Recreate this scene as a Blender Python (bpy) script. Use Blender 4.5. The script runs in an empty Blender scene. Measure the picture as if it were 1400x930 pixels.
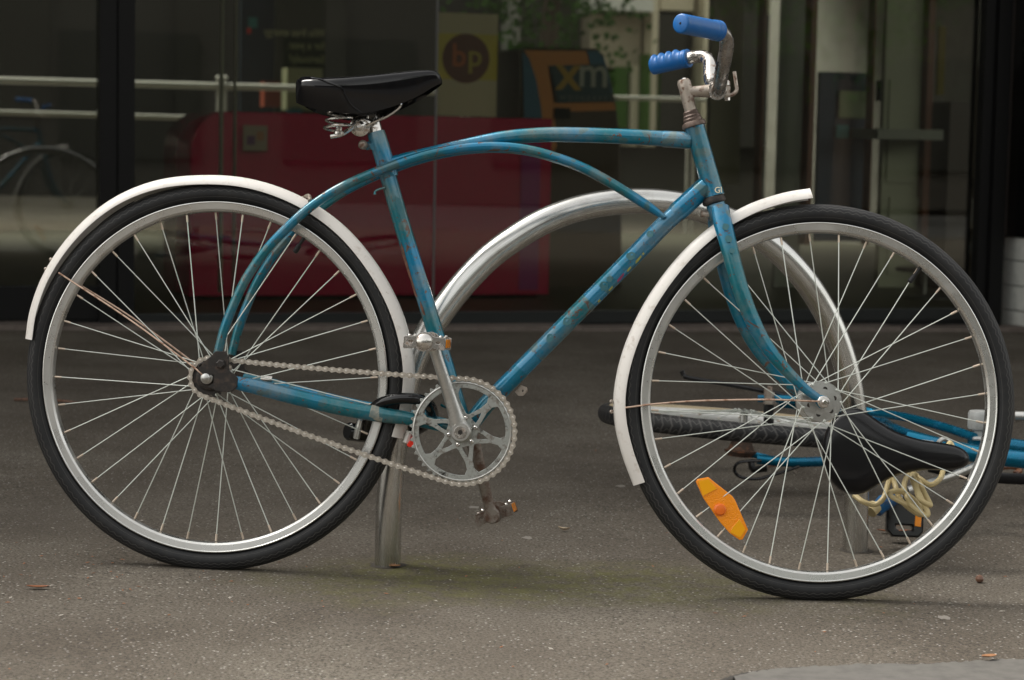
import bpy, bmesh, math, random
from mathutils import Vector, Matrix, Quaternion
random.seed(7)
V = Vector
S = bpy.context.scene
COL = S.collection
R_ = math.radians
sin, cos, pi = math.sin, math.cos, math.pi

# ------------------------------------------------------------------ camera
F = 1400 * 50 / 23.6
H = .785
PITCH = math.atan((465 - 193) / F)
ROLL = R_(1.1)
TILT = .012                                    # the pavement falls gently to the right
CM = (Matrix.Rotation(pi / 2 - PITCH, 3, 'X') @ Matrix.Rotation(ROLL, 3, 'Z'))
CAM = V((0, 0, H))
cd = bpy.data.cameras.new('camera')
cam = bpy.data.objects.new('camera', cd)
COL.objects.link(cam)
cd.lens = 50; cd.sensor_width = 23.6; cd.clip_end = 500; cd.clip_start = .05
cam.matrix_world = Matrix.Translation(CAM) @ CM.to_4x4()
cd.dof.use_dof = True; cd.dof.focus_distance = 3.8; cd.dof.aperture_fstop = 4.5
S.camera = cam

# ------------------------------------------------------------------ world, sun, exposure
SUN_EL, SUN_AZ = 50, 300                        # degrees; veiled sun from the upper left, a little behind the shop roof
w = bpy.data.worlds.new('World'); S.world = w; w.use_nodes = True
nt = w.node_tree
bg = nt.nodes['Background']
sky = nt.nodes.new('ShaderNodeTexSky'); sky.sky_type = 'NISHITA'; sky.sun_disc = False
sky.sun_elevation = R_(SUN_EL); sky.sun_rotation = R_(SUN_AZ)
sky.air_density = 1.3; sky.dust_density = 3
hs = nt.nodes.new('ShaderNodeHueSaturation'); hs.inputs['Saturation'].default_value = .12
wm = nt.nodes.new('ShaderNodeMix'); wm.data_type = 'RGBA'; wm.blend_type = 'MULTIPLY'
wm.inputs[0].default_value = 1; wm.inputs[7].default_value = (1, .975, .92, 1)
nt.links.new(sky.outputs[0], hs.inputs['Color'])
nt.links.new(hs.outputs[0], wm.inputs[6])
nt.links.new(wm.outputs[2], bg.inputs['Color'])
bg.inputs['Strength'].default_value = .15
sd = bpy.data.lights.new('sun', 'SUN'); sd.energy = 2.7; sd.angle = R_(32); sd.color = (1, .96, .9)
sun = bpy.data.objects.new('sun', sd); COL.objects.link(sun)
az = R_(SUN_AZ)
sdir = V((sin(az) * cos(R_(SUN_EL)), cos(az) * cos(R_(SUN_EL)), sin(R_(SUN_EL))))
sun.rotation_euler = sdir.to_track_quat('Z', 'Y').to_euler()
sun.location = (0, 0, 20)
S.view_settings.view_transform = 'Standard'; S.view_settings.look = 'None'
S.view_settings.gamma = 1; S.view_settings.exposure = 1.27
S.render.engine = 'CYCLES'
S.cycles.max_bounces = 10; S.cycles.transparent_max_bounces = 16

# ------------------------------------------------------------------ geometry of the photograph: pixel (1400x930) to plane
def ray(x, y): return CM @ V(((x - 700) / F, -(y - 465) / F, -1))
def hit(x, y, o, n):
    d = ray(x, y); return CAM + d * ((o - CAM).dot(n) / d.dot(n))
GN = V((TILT, 0, 1)).normalized()
def gr(x, y): return hit(x, y, V((0, 0, 0)), GN)
def gz(x, y=0): return -TILT * x
def D(x, y, d):                                 # point seen at a pixel, at distance d in front
    r = ray(x, y); return CAM + r * (d / r.y)
class Frame:
    def __init__(s, o, x, y, z): s.o, s.x, s.y, s.z = o, x, y, z
    def w(s, u, v, w=0): return s.o + s.x * u + s.y * v + s.z * w
    def p(s, px, py, w=0): return hit(px, py, s.o + s.z * w, s.z)          # world
    def l(s, px, py, w=0):
        q = s.p(px, py, w) - s.o; return V((q.dot(s.x), q.dot(s.y), q.dot(s.z)))
    def m(s, o=None):
        M = Matrix((s.x, s.y, s.z)).transposed().to_4x4(); M.translation = s.o if o is None else o; return M
    def pts(s, L): return [s.p(*a) for a in L]

# ------------------------------------------------------------------ materials
def mat(name, col=(.5, .5, .5), rough=.5, metal=0, **k):
    m = bpy.data.materials.new(name); m.use_nodes = True
    b = m.node_tree.nodes['Principled BSDF']
    b.inputs['Base Color'].default_value = (*col, 1)
    b.inputs['Roughness'].default_value = rough
    b.inputs['Metallic'].default_value = metal
    for a, v in k.items(): b.inputs[a.replace('_', ' ')].default_value = v
    return m
def N(m, t, **k):
    n = m.node_tree.nodes.new(t)
    for a, v in k.items():
        if a.startswith('i_'):
            key = a[2:]; key = int(key) if key.isdigit() else key.replace('_', ' ')
            n.inputs[key].default_value = v
        else: setattr(n, a, v)
    return n
def L(m, a, b): m.node_tree.links.new(a, b)
def BS(m): return m.node_tree.nodes['Principled BSDF']
def ramp(m, src, stops):
    r = N(m, 'ShaderNodeValToRGB')
    e = r.color_ramp.elements
    while len(e) < len(stops): e.new(.5)
    for q, (p, c) in zip(e, stops):
        q.position = p; q.color = (*c, 1) if len(c) == 3 else c
    L(m, src, r.inputs[0]); return r.outputs[0]
def g(v): return (v, v, v)
def noise(m, scale, detail=4, rough=.6, coord=None, dist=0):
    n = N(m, 'ShaderNodeTexNoise', i_Scale=scale, i_Detail=detail, i_Roughness=rough, i_Distortion=dist)
    if coord is None: coord = N(m, 'ShaderNodeTexCoord').outputs['Object']
    L(m, coord, n.inputs['Vector']); return n.outputs[0]
def mixc(m, fac, a, b, mode='MIX'):
    x = N(m, 'ShaderNodeMix', data_type='RGBA', blend_type=mode)
    if isinstance(fac, (int, float)): x.inputs[0].default_value = fac
    else: L(m, fac, x.inputs[0])
    for i, c in ((6, a), (7, b)):
        if isinstance(c, tuple): x.inputs[i].default_value = (*c, 1) if len(c) == 3 else c
        else: L(m, c, x.inputs[i])
    return x.outputs[2]
def bump(m, h, strength=.3, dist=.001):
    b = N(m, 'ShaderNodeBump', i_Strength=strength, i_Distance=dist)
    L(m, h, b.inputs['Height']); L(m, b.outputs[0], BS(m).inputs['Normal']); return b
def math_(m, op, a, b=None, c=None):
    x = N(m, 'ShaderNodeMath', operation=op)
    for i, v in enumerate((a, b, c)):
        if v is None: continue
        if isinstance(v, (int, float)): x.inputs[i].default_value = v
        else: L(m, v, x.inputs[i])
    return x.outputs[0]

def worn(name, base, dirt, scale=60, lo=.5, hi=.62, rough=.4, metal=0, r2=.7, bmp=.15, second=None, lo2=.6, hi2=.66, s2=25):
    m = mat(name, base, rough, metal)
    n = noise(m, scale, 6, .65)
    f = ramp(m, n, [(lo, g(0)), (hi, g(1))])
    c = mixc(m, f, base, dirt)
    if second is not None:
        f2 = ramp(m, noise(m, s2, 5, .7, dist=.6), [(lo2, g(0)), (hi2, g(1))])
        c = mixc(m, f2, c, second)
    L(m, c, BS(m).inputs['Base Color'])
    rr = mixc(m, f, g(rough), g(r2)); L(m, rr, BS(m).inputs['Roughness'])
    mm = mixc(m, f, g(metal), g(metal * .4)); L(m, mm, BS(m).inputs['Metallic'])
    bump(m, n, bmp, .0006)
    return m

def blue_paint():
    m = mat('old_blue_enamel', (.01, .13, .19), .32, .3)
    b = BS(m)
    co = N(m, 'ShaderNodeTexCoord').outputs['Object']
    f0 = ramp(m, noise(m, 7, 3, .5, co), [(.42, g(0)), (.6, g(1))])
    c = mixc(m, f0, (.003, .13, .165), (.001, .165, .31))
    # clouded, lifted lacquer in rounded blotches
    vo = N(m, 'ShaderNodeTexVoronoi', feature='SMOOTH_F1', i_Scale=34)
    wob = N(m, 'ShaderNodeVectorMath', operation='ADD')
    nn = N(m, 'ShaderNodeTexNoise', i_Scale=50, i_Detail=3); L(m, co, nn.inputs['Vector'])
    sc = N(m, 'ShaderNodeVectorMath', operation='SCALE'); sc.inputs['Scale'].default_value = .012
    L(m, nn.outputs[1], sc.inputs[0]); L(m, co, wob.inputs[0]); L(m, sc.outputs[0], wob.inputs[1])
    L(m, wob.outputs[0], vo.inputs['Vector'])
    f1 = ramp(m, vo.outputs[0], [(.24, g(1)), (.31, g(0))])
    zone = ramp(m, noise(m, 5, 2, .5, co), [(.42, g(0)), (.48, g(.85))])
    f1 = mixc(m, 1.0, f1, zone, 'MULTIPLY')
    c = mixc(m, f1, c, (.055, .125, .13))
    # broad chalky dust
    f2 = ramp(m, noise(m, 16, 6, .7, co), [(.47, g(0)), (.68, g(.55))])
    c = mixc(m, f2, c, (.18, .20, .185))
    # rust chips
    f3 = ramp(m, noise(m, 75, 5, .7, co, .4), [(.62, g(0)), (.645, g(1))])
    f4 = ramp(m, noise(m, 26, 7, .8, co, .8), [(.60, g(0)), (.62, g(1))])
    rust = mixc(m, 1.0, f3, f4, 'LIGHTEN')
    c = mixc(m, rust, c, (.10, .055, .038))
    L(m, c, b.inputs['Base Color'])
    rr = mixc(m, rust, mixc(m, f2, g(.28), g(.40)), g(.8)); L(m, rr, b.inputs['Roughness'])
    mt = mixc(m, rust, g(.35), g(0)); L(m, mt, b.inputs['Metallic'])
    b.inputs['Specular IOR Level'].default_value = .2; b.inputs['Coat Weight'].default_value = .7; b.inputs['Coat Roughness'].default_value = .10; b.inputs['Coat IOR'].default_value = 1.5
    bump(m, mixc(m, .5, rust, noise(m, 220, 3, .6, co)), .25, .0006)
    return m
M_blue = blue_paint()
M_blue2 = worn('glossy_teal_enamel', (.003, .15, .26), (.01, .10, .2), 20, .45, .7, .22, .6, .35, .05)
M_chrome = worn('pitted_chrome', (.62, .60, .57), (.28, .20, .15), 90, .54, .68, .2, 1, .6, .2)
M_alu = worn('dull_aluminium', (.52, .52, .50), (.30, .29, .26), 70, .5, .75, .30, .95, .55, .15)
M_alu2 = worn('greyed_chainring_alloy', (.42, .44, .42), (.20, .18, .155), 90, .48, .66, .36, .85, .6, .3, (.045, .04, .035), .56, .66, 45)
M_rim = worn('brushed_rim_steel', (.62, .62, .60), (.50, .49, .46), 16, .45, .8, .27, .95, .36, .03)
M_spoke = mat('galvanised_spoke', (.62, .65, .60), .42, .55)
M_nipple = mat('brass_nipple', (.62, .52, .42), .45, .6)
M_rusty = worn('rusty_steel', (.40, .35, .30), (.13, .07, .045), 80, .50, .64, .42, .7, .8, .3)
M_copper = worn('coppery_wire', (.55, .40, .31), (.25, .13, .08), 60, .5, .65, .38, .7, .6, .2)
M_grease = worn('greasy_black_steel', (.022, .019, .017), (.06, .042, .032), 70, .5, .66, .5, .3, .75, .4)
M_chain = worn('dusty_chain_steel', (.46, .42, .36), (.24, .18, .13), 150, .5, .68, .42, .55, .7, .3)
M_pin = mat('chain_pin_steel', (.62, .58, .53), .35, .7)
M_fender = worn('cream_white_fender_paint', (.72, .69, .65), (.48, .42, .36), 55, .56, .78, .38, 0, .6, .2, (.26, .18, .12), .7, .72, 90)
M_rubber = mat('grey_black_rubber', (.022, .023, .024), .62)
M_leather = mat('black_vinyl', (.004, .004, .005), .45, 0, Specular_IOR_Level=.0, Coat_Weight=.75, Coat_Roughness=.10, Coat_IOR=1.5)
bump(M_leather, noise(M_leather, 260, 4, .6), .12, .0006)
M_vinyl2 = mat('matt_black_foam', (.005, .005, .006), .5, 0, Specular_IOR_Level=.1, Coat_Weight=.6, Coat_Roughness=.2)
bump(M_vinyl2, noise(M_vinyl2, 500, 3, .6), .15, .0004)
M_black = mat('black_gloss_plastic', (.004, .004, .005), .12)
M_blackm = mat('black_satin_metal', (.012, .012, .013), .4, .3)
M_grip = mat('blue_grip_rubber', (.004, .10, .42), .42, Subsurface_Weight=0.0)
fg = ramp(M_grip, noise(M_grip, 70, 4, .6), [(.5, g(0)), (.75, g(.5))])
L(M_grip, mixc(M_grip, fg, (.001, .10, .33), (.03, .13, .30)), BS(M_grip).inputs['Base Color'])
M_shadechrome = worn('shaded_bar_chrome', (.32, .30, .28), (.14, .12, .10), 60, .45, .65, .24, 1, .45, .2)  # near half of the bar only; its shade is put into this darker tone
M_orange = mat('orange_reflector_plastic', (.95, .30, .004), .22, 0, Coat_Weight=.5)
wv = N(M_orange, 'ShaderNodeTexVoronoi', i_Scale=420); L(M_orange, N(M_orange, 'ShaderNodeTexCoord').outputs['Object'], wv.inputs['Vector'])
bump(M_orange, wv.outputs[0], .5, .001)
bump(M_grip, noise(M_grip, 160, 5, .7), .3, .0008)
M_orange2 = mat('orange_reflector_boss', (.80, .16, .01), .3)
M_red = mat('red_reflector_plastic', (.85, .03, .01), .25)
M_tan = mat('tan_cable_vinyl', (.58, .47, .24), .45)
M_tansw = mat('tan_sidewall', (.42, .34, .22), .7)
M_cream = mat('cream_decal', (.75, .68, .5), .5)
M_yel = mat('yellow_decal', (.32, .32, .07), .5)
M_pink = mat('pink_decal', (.25, .04, .12), .5)

def steel_tube():
    m = mat('brushed_stainless_steel', (.52, .50, .46), .3, 1)
    tc = N(m, 'ShaderNodeTexCoord').outputs['UV']
    mp = N(m, 'ShaderNodeMapping'); mp.inputs['Scale'].default_value = (3, 60, 1); L(m, tc, mp.inputs[0])
    n = noise(m, 4, 5, .6, mp.outputs[0])
    n2 = noise(m, 14, 5, .65)
    L(m, mixc(m, ramp(m, n2, [(.5, g(0)), (.85, g(1))]), mixc(m, n, (.50, .50, .48), (.68, .68, .66)), (.40, .38, .34)), BS(m).inputs['Base Color'])
    L(m, mixc(m, n, g(.18), g(.34)), BS(m).inputs['Roughness'])
    bump(m, n, .12, .0006)
    return m
M_steel = steel_tube()

def tyre_mat(name, rows, nz, knob=False):
    m = mat(name, (.022, .0225, .0235), .55, 0, Specular_IOR_Level=.35)
    uv = N(m, 'ShaderNodeUVMap').outputs[0]
    sp = N(m, 'ShaderNodeSeparateXYZ'); L(m, uv, sp.inputs[0])
    x = math_(m, 'MULTIPLY', sp.outputs[0], nz)
    zig = math_(m, 'ABSOLUTE', math_(m, 'SUBTRACT', math_(m, 'FRACT', x), .5))       # 0..0.5
    v = math_(m, 'ABSOLUTE', sp.outputs[1])                                         # 0 crown .. 1 bead
    tot = None
    for v0, amp, wd in rows:
        dd = math_(m, 'ABSOLUTE', math_(m, 'SUBTRACT', v, math_(m, 'ADD', math_(m, 'MULTIPLY', zig, amp), v0)))
        line = math_(m, 'LESS_THAN', dd, wd)
        tot = line if tot is None else math_(m, 'MAXIMUM', tot, line)
    if knob:
        cross = math_(m, 'MULTIPLY', math_(m, 'LESS_THAN', math_(m, 'FRACT', math_(m, 'ADD', x, math_(m, 'MULTIPLY', v, 1.5))), .2), math_(m, 'LESS_THAN', v, .62))
        tot = math_(m, 'MAXIMUM', tot, cross)
    inv = math_(m, 'SUBTRACT', 1, tot)
    b = bump(m, math_(m, 'ADD', inv, math_(m, 'MULTIPLY', noise(m, 300, 4, .6), .12)), .9, .0022 if knob else .0012)
    dust = ramp(m, noise(m, 25, 6, .7), [(.45, g(0)), (.85, g(.35))])
    c = mixc(m, dust, (.011, .0115, .0125), (.06, .056, .05))
    edge = math_(m, 'MULTIPLY', tot, .45)
    c = mixc(m, edge, c, (.12, .115, .11))
    L(m, c, BS(m).inputs['Base Color'])
    return m
M_tyre = tyre_mat('bicycle_tyre_rubber', [(.14, .12, .012), (.27, .12, .012), (.39, .12, .012), (.64, 0, .006)], 140)
M_tyre2 = tyre_mat('block_tread_rubber', [(.12, .3, .02), (.36, .3, .02), (.6, 0, .01)], 90, True)

# ------------------------------------------------------------------ mesh building
PM = {}                                          # world matrix of each parent
class MB:
    def __init__(s): s.v = []; s.f = []; s.m = []; s.uv = None
    def add(s, vs, fs, mi=0):
        b = len(s.v); s.v += [V(a) for a in vs]; s.f += [[i + b for i in f] for f in fs]; s.m += [mi] * len(fs); return s
    def tube(s, pts, r, seg=12, closed=False, sm=0, flat=1, up=None, mi=0, caps=True):
        pts = [V(p) for p in pts]; n = len(pts)
        rr = list(r) if isinstance(r, (list, tuple)) else [r] * n
        if sm: pts, rr = smooth(pts, rr, sm, closed)
        n = len(pts); vs = []; fs = []
        T = []
        for i in range(n):
            a = pts[(i - 1) % n] if (closed or i > 0) else pts[i]
            b = pts[(i + 1) % n] if (closed or i < n - 1) else pts[i]
            T.append((b - a).normalized())
        u = up if up is not None else (V((0, 0, 1)) if abs(T[0].z) < .9 else V((0, 1, 0)))
        u = (u - T[0] * u.dot(T[0])).normalized()
        for i in range(n):
            if i: u = (u - T[i] * u.dot(T[i])).normalized()
            q = T[i].cross(u)
            for k in range(seg):
                a = 2 * pi * k / seg
                vs.append(pts[i] + u * (cos(a) * rr[i]) + q * (sin(a) * rr[i] * flat))
        m = n if closed else n - 1
        for i in range(m):
            for k in range(seg):
                a, b = i * seg + k, i * seg + (k + 1) % seg
                c, d = ((i + 1) % n) * seg + (k + 1) % seg, ((i + 1) % n) * seg + k
                fs.append([a, b, c, d])
        if caps and not closed:
            fs.append(list(range(seg))[::-1]); fs.append([(n - 1) * seg + k for k in range(seg)])
        return s.add(vs, fs, mi)
    def lathe(s, o, ax, prof, seg=20, mi=0):      # prof: (radius, height)
        o = V(o); ax = V(ax).normalized()
        u = ax.orthogonal().normalized(); q = ax.cross(u); vs = []; fs = []
        for r, h in prof:
            for k in range(seg):
                a = 2 * pi * k / seg
                vs.append(o + ax * h + (u * cos(a) + q * sin(a)) * max(r, 1e-5))
        n = len(prof)
        for i in range(n - 1):
            for k in range(seg):
                fs.append([i * seg + k, i * seg + (k + 1) % seg, (i + 1) * seg + (k + 1) % seg, (i + 1) * seg + k])
        fs.append(list(range(seg))[::-1]); fs.append([(n - 1) * seg + k for k in range(seg)])
        return s.add(vs, fs, mi)
    def cyl(s, a, b, r, seg=16, mi=0, bev=.15):
        a, b = V(a), V(b); h = (b - a).length; c = r * bev
        return s.lathe(a, b - a, [(r - c, 0), (r, c), (r, h - c), (r - c, h)], seg, mi)
    def box(s, M, lo, hi, mi=0):
        vs = [M @ V((x, y, z)) for x in (lo[0], hi[0]) for y in (lo[1], hi[1]) for z in (lo[2], hi[2])]
        return s.add(vs, [[0, 1, 3, 2], [4, 6, 7, 5], [0, 4, 5, 1], [2, 3, 7, 6], [0, 2, 6, 4], [1, 5, 7, 3]], mi)
    def prism(s, pts, n, th, mi=0):               # world outline, thickened along n by th
        pts = [V(p) for p in pts]; n = V(n).normalized() * th; k = len(pts)
        fs = [list(range(k)), [i + k for i in range(k)][::-1]] + [[i, i + k, (i + 1) % k + k, (i + 1) % k] for i in range(k)]
        return s.add(pts + [p + n for p in pts], fs, mi)
    def shape(s, M, outer, holes=(), th=.002, bev=0, mi=0):
        cu = bpy.data.curves.new('tmp', 'CURVE'); cu.dimensions = '2D'; cu.fill_mode = 'BOTH'
        cu.extrude = th / 2; cu.bevel_depth = bev; cu.bevel_resolution = 1
        for P in [outer] + list(holes):
            sp = cu.splines.new('POLY'); sp.points.add(len(P) - 1); sp.use_cyclic_u = True
            for i, p in enumerate(P): sp.points[i].co = (p[0], p[1], 0, 1)
        return s.curve(cu, M, mi)
    def curve(s, cu, M, mi=0):
        ob = bpy.data.objects.new('tmp', cu); me = bpy.data.meshes.new_from_object(ob)
        s.add([M @ v.co for v in me.vertices], [list(p.vertices) for p in me.polygons], mi)
        bpy.data.objects.remove(ob); bpy.data.curves.remove(cu); bpy.data.meshes.remove(me); return s
    def text(s, body, M, size, th=.001, align='LEFT', mi=0):
        cu = bpy.data.curves.new('tmp', 'FONT'); cu.body = body; cu.size = size; cu.extrude = th / 2
        cu.align_x = align; cu.resolution_u = 3; cu.offset = size * .012
        return s.curve(cu, M, mi)
    def build(s, name, m, parent=None, origin=None, local=False, sharp=35, recalc=True):
        me = bpy.data.meshes.new(name)
        if parent is not None and not local:
            I = PM[parent].inverted(); vs = [I @ v for v in s.v]
        elif parent is None and origin is not None: vs = [v - origin for v in s.v]
        else: vs = s.v
        me.from_pydata([tuple(v) for v in vs], [], s.f)
        ms = m if isinstance(m, (list, tuple)) else [m]
        for q in ms: me.materials.append(q)
        if len(ms) > 1: me.polygons.foreach_set('material_index', s.m)
        if recalc:
            bm = bmesh.new(); bm.from_mesh(me); bmesh.ops.recalc_face_normals(bm, faces=bm.faces); bm.to_mesh(me); bm.free()
        me.polygons.foreach_set('use_smooth', [True] * len(me.polygons))
        try: me.set_sharp_from_angle(angle=R_(sharp))
        except Exception: pass
        me.update()
        return link(name, me, parent, origin)
def link(name, me, parent=None, origin=None, M=None):
    o = bpy.data.objects.new(name, me); COL.objects.link(o)
    if parent is not None:
        o.parent = parent
        if M is not None: o.matrix_basis = M
        PM[o] = PM[parent] @ (M if M is not None else Matrix())
    else:
        mm = Matrix.Translation(origin) if origin is not None else Matrix()
        if M is not None: mm = M
        o.matrix_world = mm; PM[o] = mm
    return o
def smooth(P, Rr, k, closed=False):
    out = []; ro = []; n = len(P)
    rng = n if closed else n - 1
    for i in range(rng):
        if closed: a, b, c, d = P[i - 1], P[i], P[(i + 1) % n], P[(i + 2) % n]
        else:
            b, c = P[i], P[i + 1]
            a = P[i - 1] if i else b * 2 - c
            d = P[i + 2] if i + 2 < n else c * 2 - b
        for j in range(k):
            t = j / k
            out.append(.5 * ((2 * b) + (c - a) * t + (2 * a - 5 * b + 4 * c - d) * t * t + (3 * b - a - 3 * c + d) * t ** 3))
            ro.append(Rr[i] * (1 - t) + Rr[(i + 1) % n] * t)
    if not closed: out.append(P[-1]); ro.append(Rr[-1])
    return out, ro
def tag(o, label=None, cat=None, group=None, kind=None):
    if label: o['label'] = label
    if cat: o['category'] = cat
    if group: o['group'] = group
    if kind: o['kind'] = kind
    return o
def thing(name, loc, label, cat, group=None, M=None):
    o = bpy.data.objects.new(name, None); COL.objects.link(o); o.empty_display_size = .1
    mm = M if M is not None else Matrix.Translation(loc)
    o.matrix_world = mm; PM[o] = mm
    return tag(o, label, cat, group)
def part_empty(name, parent, Mw):
    o = bpy.data.objects.new(name, None); COL.objects.link(o); o.parent = parent; o.empty_display_size = .05
    o.matrix_basis = PM[parent].inverted() @ Mw; PM[o] = Mw; return o
def circ(r, n=24, cx=0, cy=0, a0=0): return [(cx + r * cos(a0 + 2 * pi * i / n), cy + r * sin(a0 + 2 * pi * i / n)) for i in range(n)]

def ring(name, prof, nseg, m, parent, closed=True, a0=0, a1=2 * pi, Rf=None, local=True, sharp=35, vrange=None):
    """sweep a profile [(radius, w)] round the local z axis; UV: x = turn 0..1, y = profile parameter"""
    full = abs(a1 - a0 - 2 * pi) < 1e-6
    k = len(prof); vs = []; fs = []; uvs = []
    cnt = nseg if full else nseg + 1
    for i in range(cnt):
        a = a0 + (a1 - a0) * i / nseg
        dr = Rf(a) if Rf else 0
        for r, wz in prof: vs.append(((r + dr) * cos(a), (r + dr) * sin(a), wz))
    kk = k if closed else k - 1
    vv = vrange or [j / kk for j in range(kk + 1)]
    for i in range(nseg):
        i2 = (i + 1) % cnt if full else i + 1
        for j in range(kk):
            j2 = (j + 1) % k
            fs.append([i * k + j, i2 * k + j, i2 * k + j2, i * k + j2])
            x0, x1 = i / nseg, (i + 1) / nseg; y0, y1 = vv[j], vv[j + 1]
            uvs += [(x0, y0), (x1, y0), (x1, y1), (x0, y1)]
    if closed and not full:
        fs.append(list(range(k))); uvs += [(0, 0)] * k
        fs.append([(cnt - 1) * k + j for j in range(k)][::-1]); uvs += [(0, 0)] * k
    me = bpy.data.meshes.new(name); me.from_pydata(vs, [], fs)
    uvl = me.uv_layers.new(name='UVMap')
    for i, u in enumerate(uvs): uvl.data[i].uv = u
    me.materials.append(m)
    bm = bmesh.new(); bm.from_mesh(me); bmesh.ops.recalc_face_normals(bm, faces=bm.faces); bm.to_mesh(me); bm.free()
    me.polygons.foreach_set('use_smooth', [True] * len(me.polygons))
    me.set_sharp_from_angle(angle=R_(sharp)); me.update()
    return link(name, me, parent)

# ------------------------------------------------------------------ wall frame (shop front)
AL = R_(18.7)
WS, WN, WZ = V((cos(AL), sin(AL), 0)), V((sin(AL), -cos(AL), 0)), V((0, 0, 1))
WO = gr(300, 446); WO.z = 0
WF = Frame(WO, WS, WZ, WN)                       # u along the wall to the right, v up, w out to the street
def wl(px, py, n=0): return WF.l(px, py, n)
def wbox(mb, s0, s1, z0, z1, n0, n1, mi=0):
    M = WF.m(); return mb.box(M, (s0, z0, n0), (s1, z1, n1), mi)
def wpx(x0, x1, y0, y1, n):
    a, b = wl(x0, y1, n), wl(x1, y0, n); return a.x, b.x, min(a.y, b.y), max(a.y, b.y)

# ================================================================== SETTING
def asphalt():
    m = mat('asphalt', (.1, .095, .09), .95, 0, Specular_IOR_Level=.0)
    co = N(m, 'ShaderNodeTexCoord').outputs['Object']
    n1 = noise(m, 2.2, 5, .6, co); n2 = noise(m, 190, 4, .75, co); n3 = noise(m, 0.9, 3, .6, co, .4)
    c = mixc(m, ramp(m, n1, [(.35, g(0)), (.68, g(1))]), (.112, .0965, .079), (.172, .153, .127))
    c = mixc(m, ramp(m, n2, [(.38, g(.9)), (.54, g(0))]), c, (.05, .045, .040))
    vo = N(m, 'ShaderNodeTexVoronoi', i_Scale=120); L(m, co, vo.inputs['Vector'])
    spk = ramp(m, vo.outputs['Distance'], [(.16, g(1)), (.32, g(0))])
    sel = ramp(m, vo.outputs['Color'], [(.58, g(0)), (.80, g(.8))])
    c = mixc(m, mixc(m, 1, spk, sel, 'MULTIPLY'), c, (.40, .38, .35))
    vo2 = N(m, 'ShaderNodeTexVoronoi', i_Scale=42); L(m, co, vo2.inputs['Vector'])
    spk2 = ramp(m, vo2.outputs['Distance'], [(.06, g(1)), (.09, g(0))])
    sel2 = ramp(m, vo2.outputs['Color'], [(.74, g(0)), (.78, g(1))])
    c = mixc(m, mixc(m, 1, spk2, sel2, 'MULTIPLY'), c, (.5, .48, .44))
    # damp, mossy patch between the hoop feet
    sp = N(m, 'ShaderNodeMapping'); o = gr(760, 800)
    sp.inputs['Location'].default_value = (-o.x * 1.35, -o.y * 3.2, 0); sp.inputs['Scale'].default_value = (1.35, 3.2, 0)
    L(m, co, sp.inputs[0])
    ln = N(m, 'ShaderNodeVectorMath', operation='LENGTH'); L(m, sp.outputs[0], ln.inputs[0])
    d = math_(m, 'ADD', ln.outputs['Value'], math_(m, 'MULTIPLY', math_(m, 'SUBTRACT', n1, .5), 1.6))
    moss = ramp(m, d, [(.25, g(.62)), (.85, g(0))])
    mn = ramp(m, noise(m, 22, 7, .8, co), [(.42, g(.1)), (.58, g(1))])
    c = mixc(m, mixc(m, 1, moss, mn, 'MULTIPLY'), c, (.13, .13, .045))
    c = mixc(m, ramp(m, n3, [(.45, g(0)), (.75, g(.45))]), c, (.095, .082, .070))
    L(m, c, BS(m).inputs['Base Color'])
    hh = math_(m, 'ADD', n2, math_(m, 'MULTIPLY', vo.outputs['Distance'], .8))
    bump(m, hh, .8, .0025)
    return m
M_asph = asphalt()
M_conc = worn('pale_concrete', (.105, .098, .088), (.075, .07, .063), 30, .42, .7, .85, 0, .9, .4)
M_stone = worn('brown_stone_threshold', (.13, .105, .09), (.09, .07, .06), 25, .4, .7, .7, 0, .8, .2)
def sheet(name, x0, x1, y0, y1, z, m, nx=2, ny=2):
    mb = MB(); vs = []; fs = []
    for j in range(ny + 1):
        for i in range(nx + 1):
            x = x0 + (x1 - x0) * i / nx; y = y0 + (y1 - y0) * j / ny
            vs.append((x, y, gz(max(-12, min(12, x))) + z))
    for j in range(ny):
        for i in range(nx):
            a = j * (nx + 1) + i; fs.append([a, a + 1, a + nx + 2, a + nx + 1])
    mb.add(vs, fs); return tag(mb.build(name, m, recalc=False), kind='structure')
# pavement in the wall frame: from under the building out to the kerb, then the road
def wsheet(name, s0, s1, n0, n1, z, m, n=12):
    mb = MB(); vs = []; fs = []
    for j in (0, 1):
        for i in range(n + 1):
            p = WF.w(s0 + (s1 - s0) * i / n, 0, (n0, n1)[j]); p.z = gz(p.x) + z; vs.append(p)
    for i in range(n): fs.append([i, i + 1, i + n + 2, i + n + 1])
    mb.add(vs, fs); o = mb.build(name, m, recalc=False)
    return tag(o, kind='structure')
wsheet('pavement', -60, 60, -60, 11.2, 0, M_asph, 24)
M_road = worn('road_asphalt', (.05, .05, .05), (.08, .078, .075), 120, .45, .6, .85, 0, .9, .3)
wsheet('road', -120, 120, 11.2, 150, -.13, M_road, 24)
mb = MB()
for i in range(-18, 18):
    a = WF.w(i * 1.5 + .004, 0, 11.2); zz = gz(a.x)
    wbox(mb, i * 1.5 + .004, i * 1.5 + 1.496, zz - .2, zz + .004, 11.19, 11.36)
tag(mb.build('kerb', M_conc), kind='structure')

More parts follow.
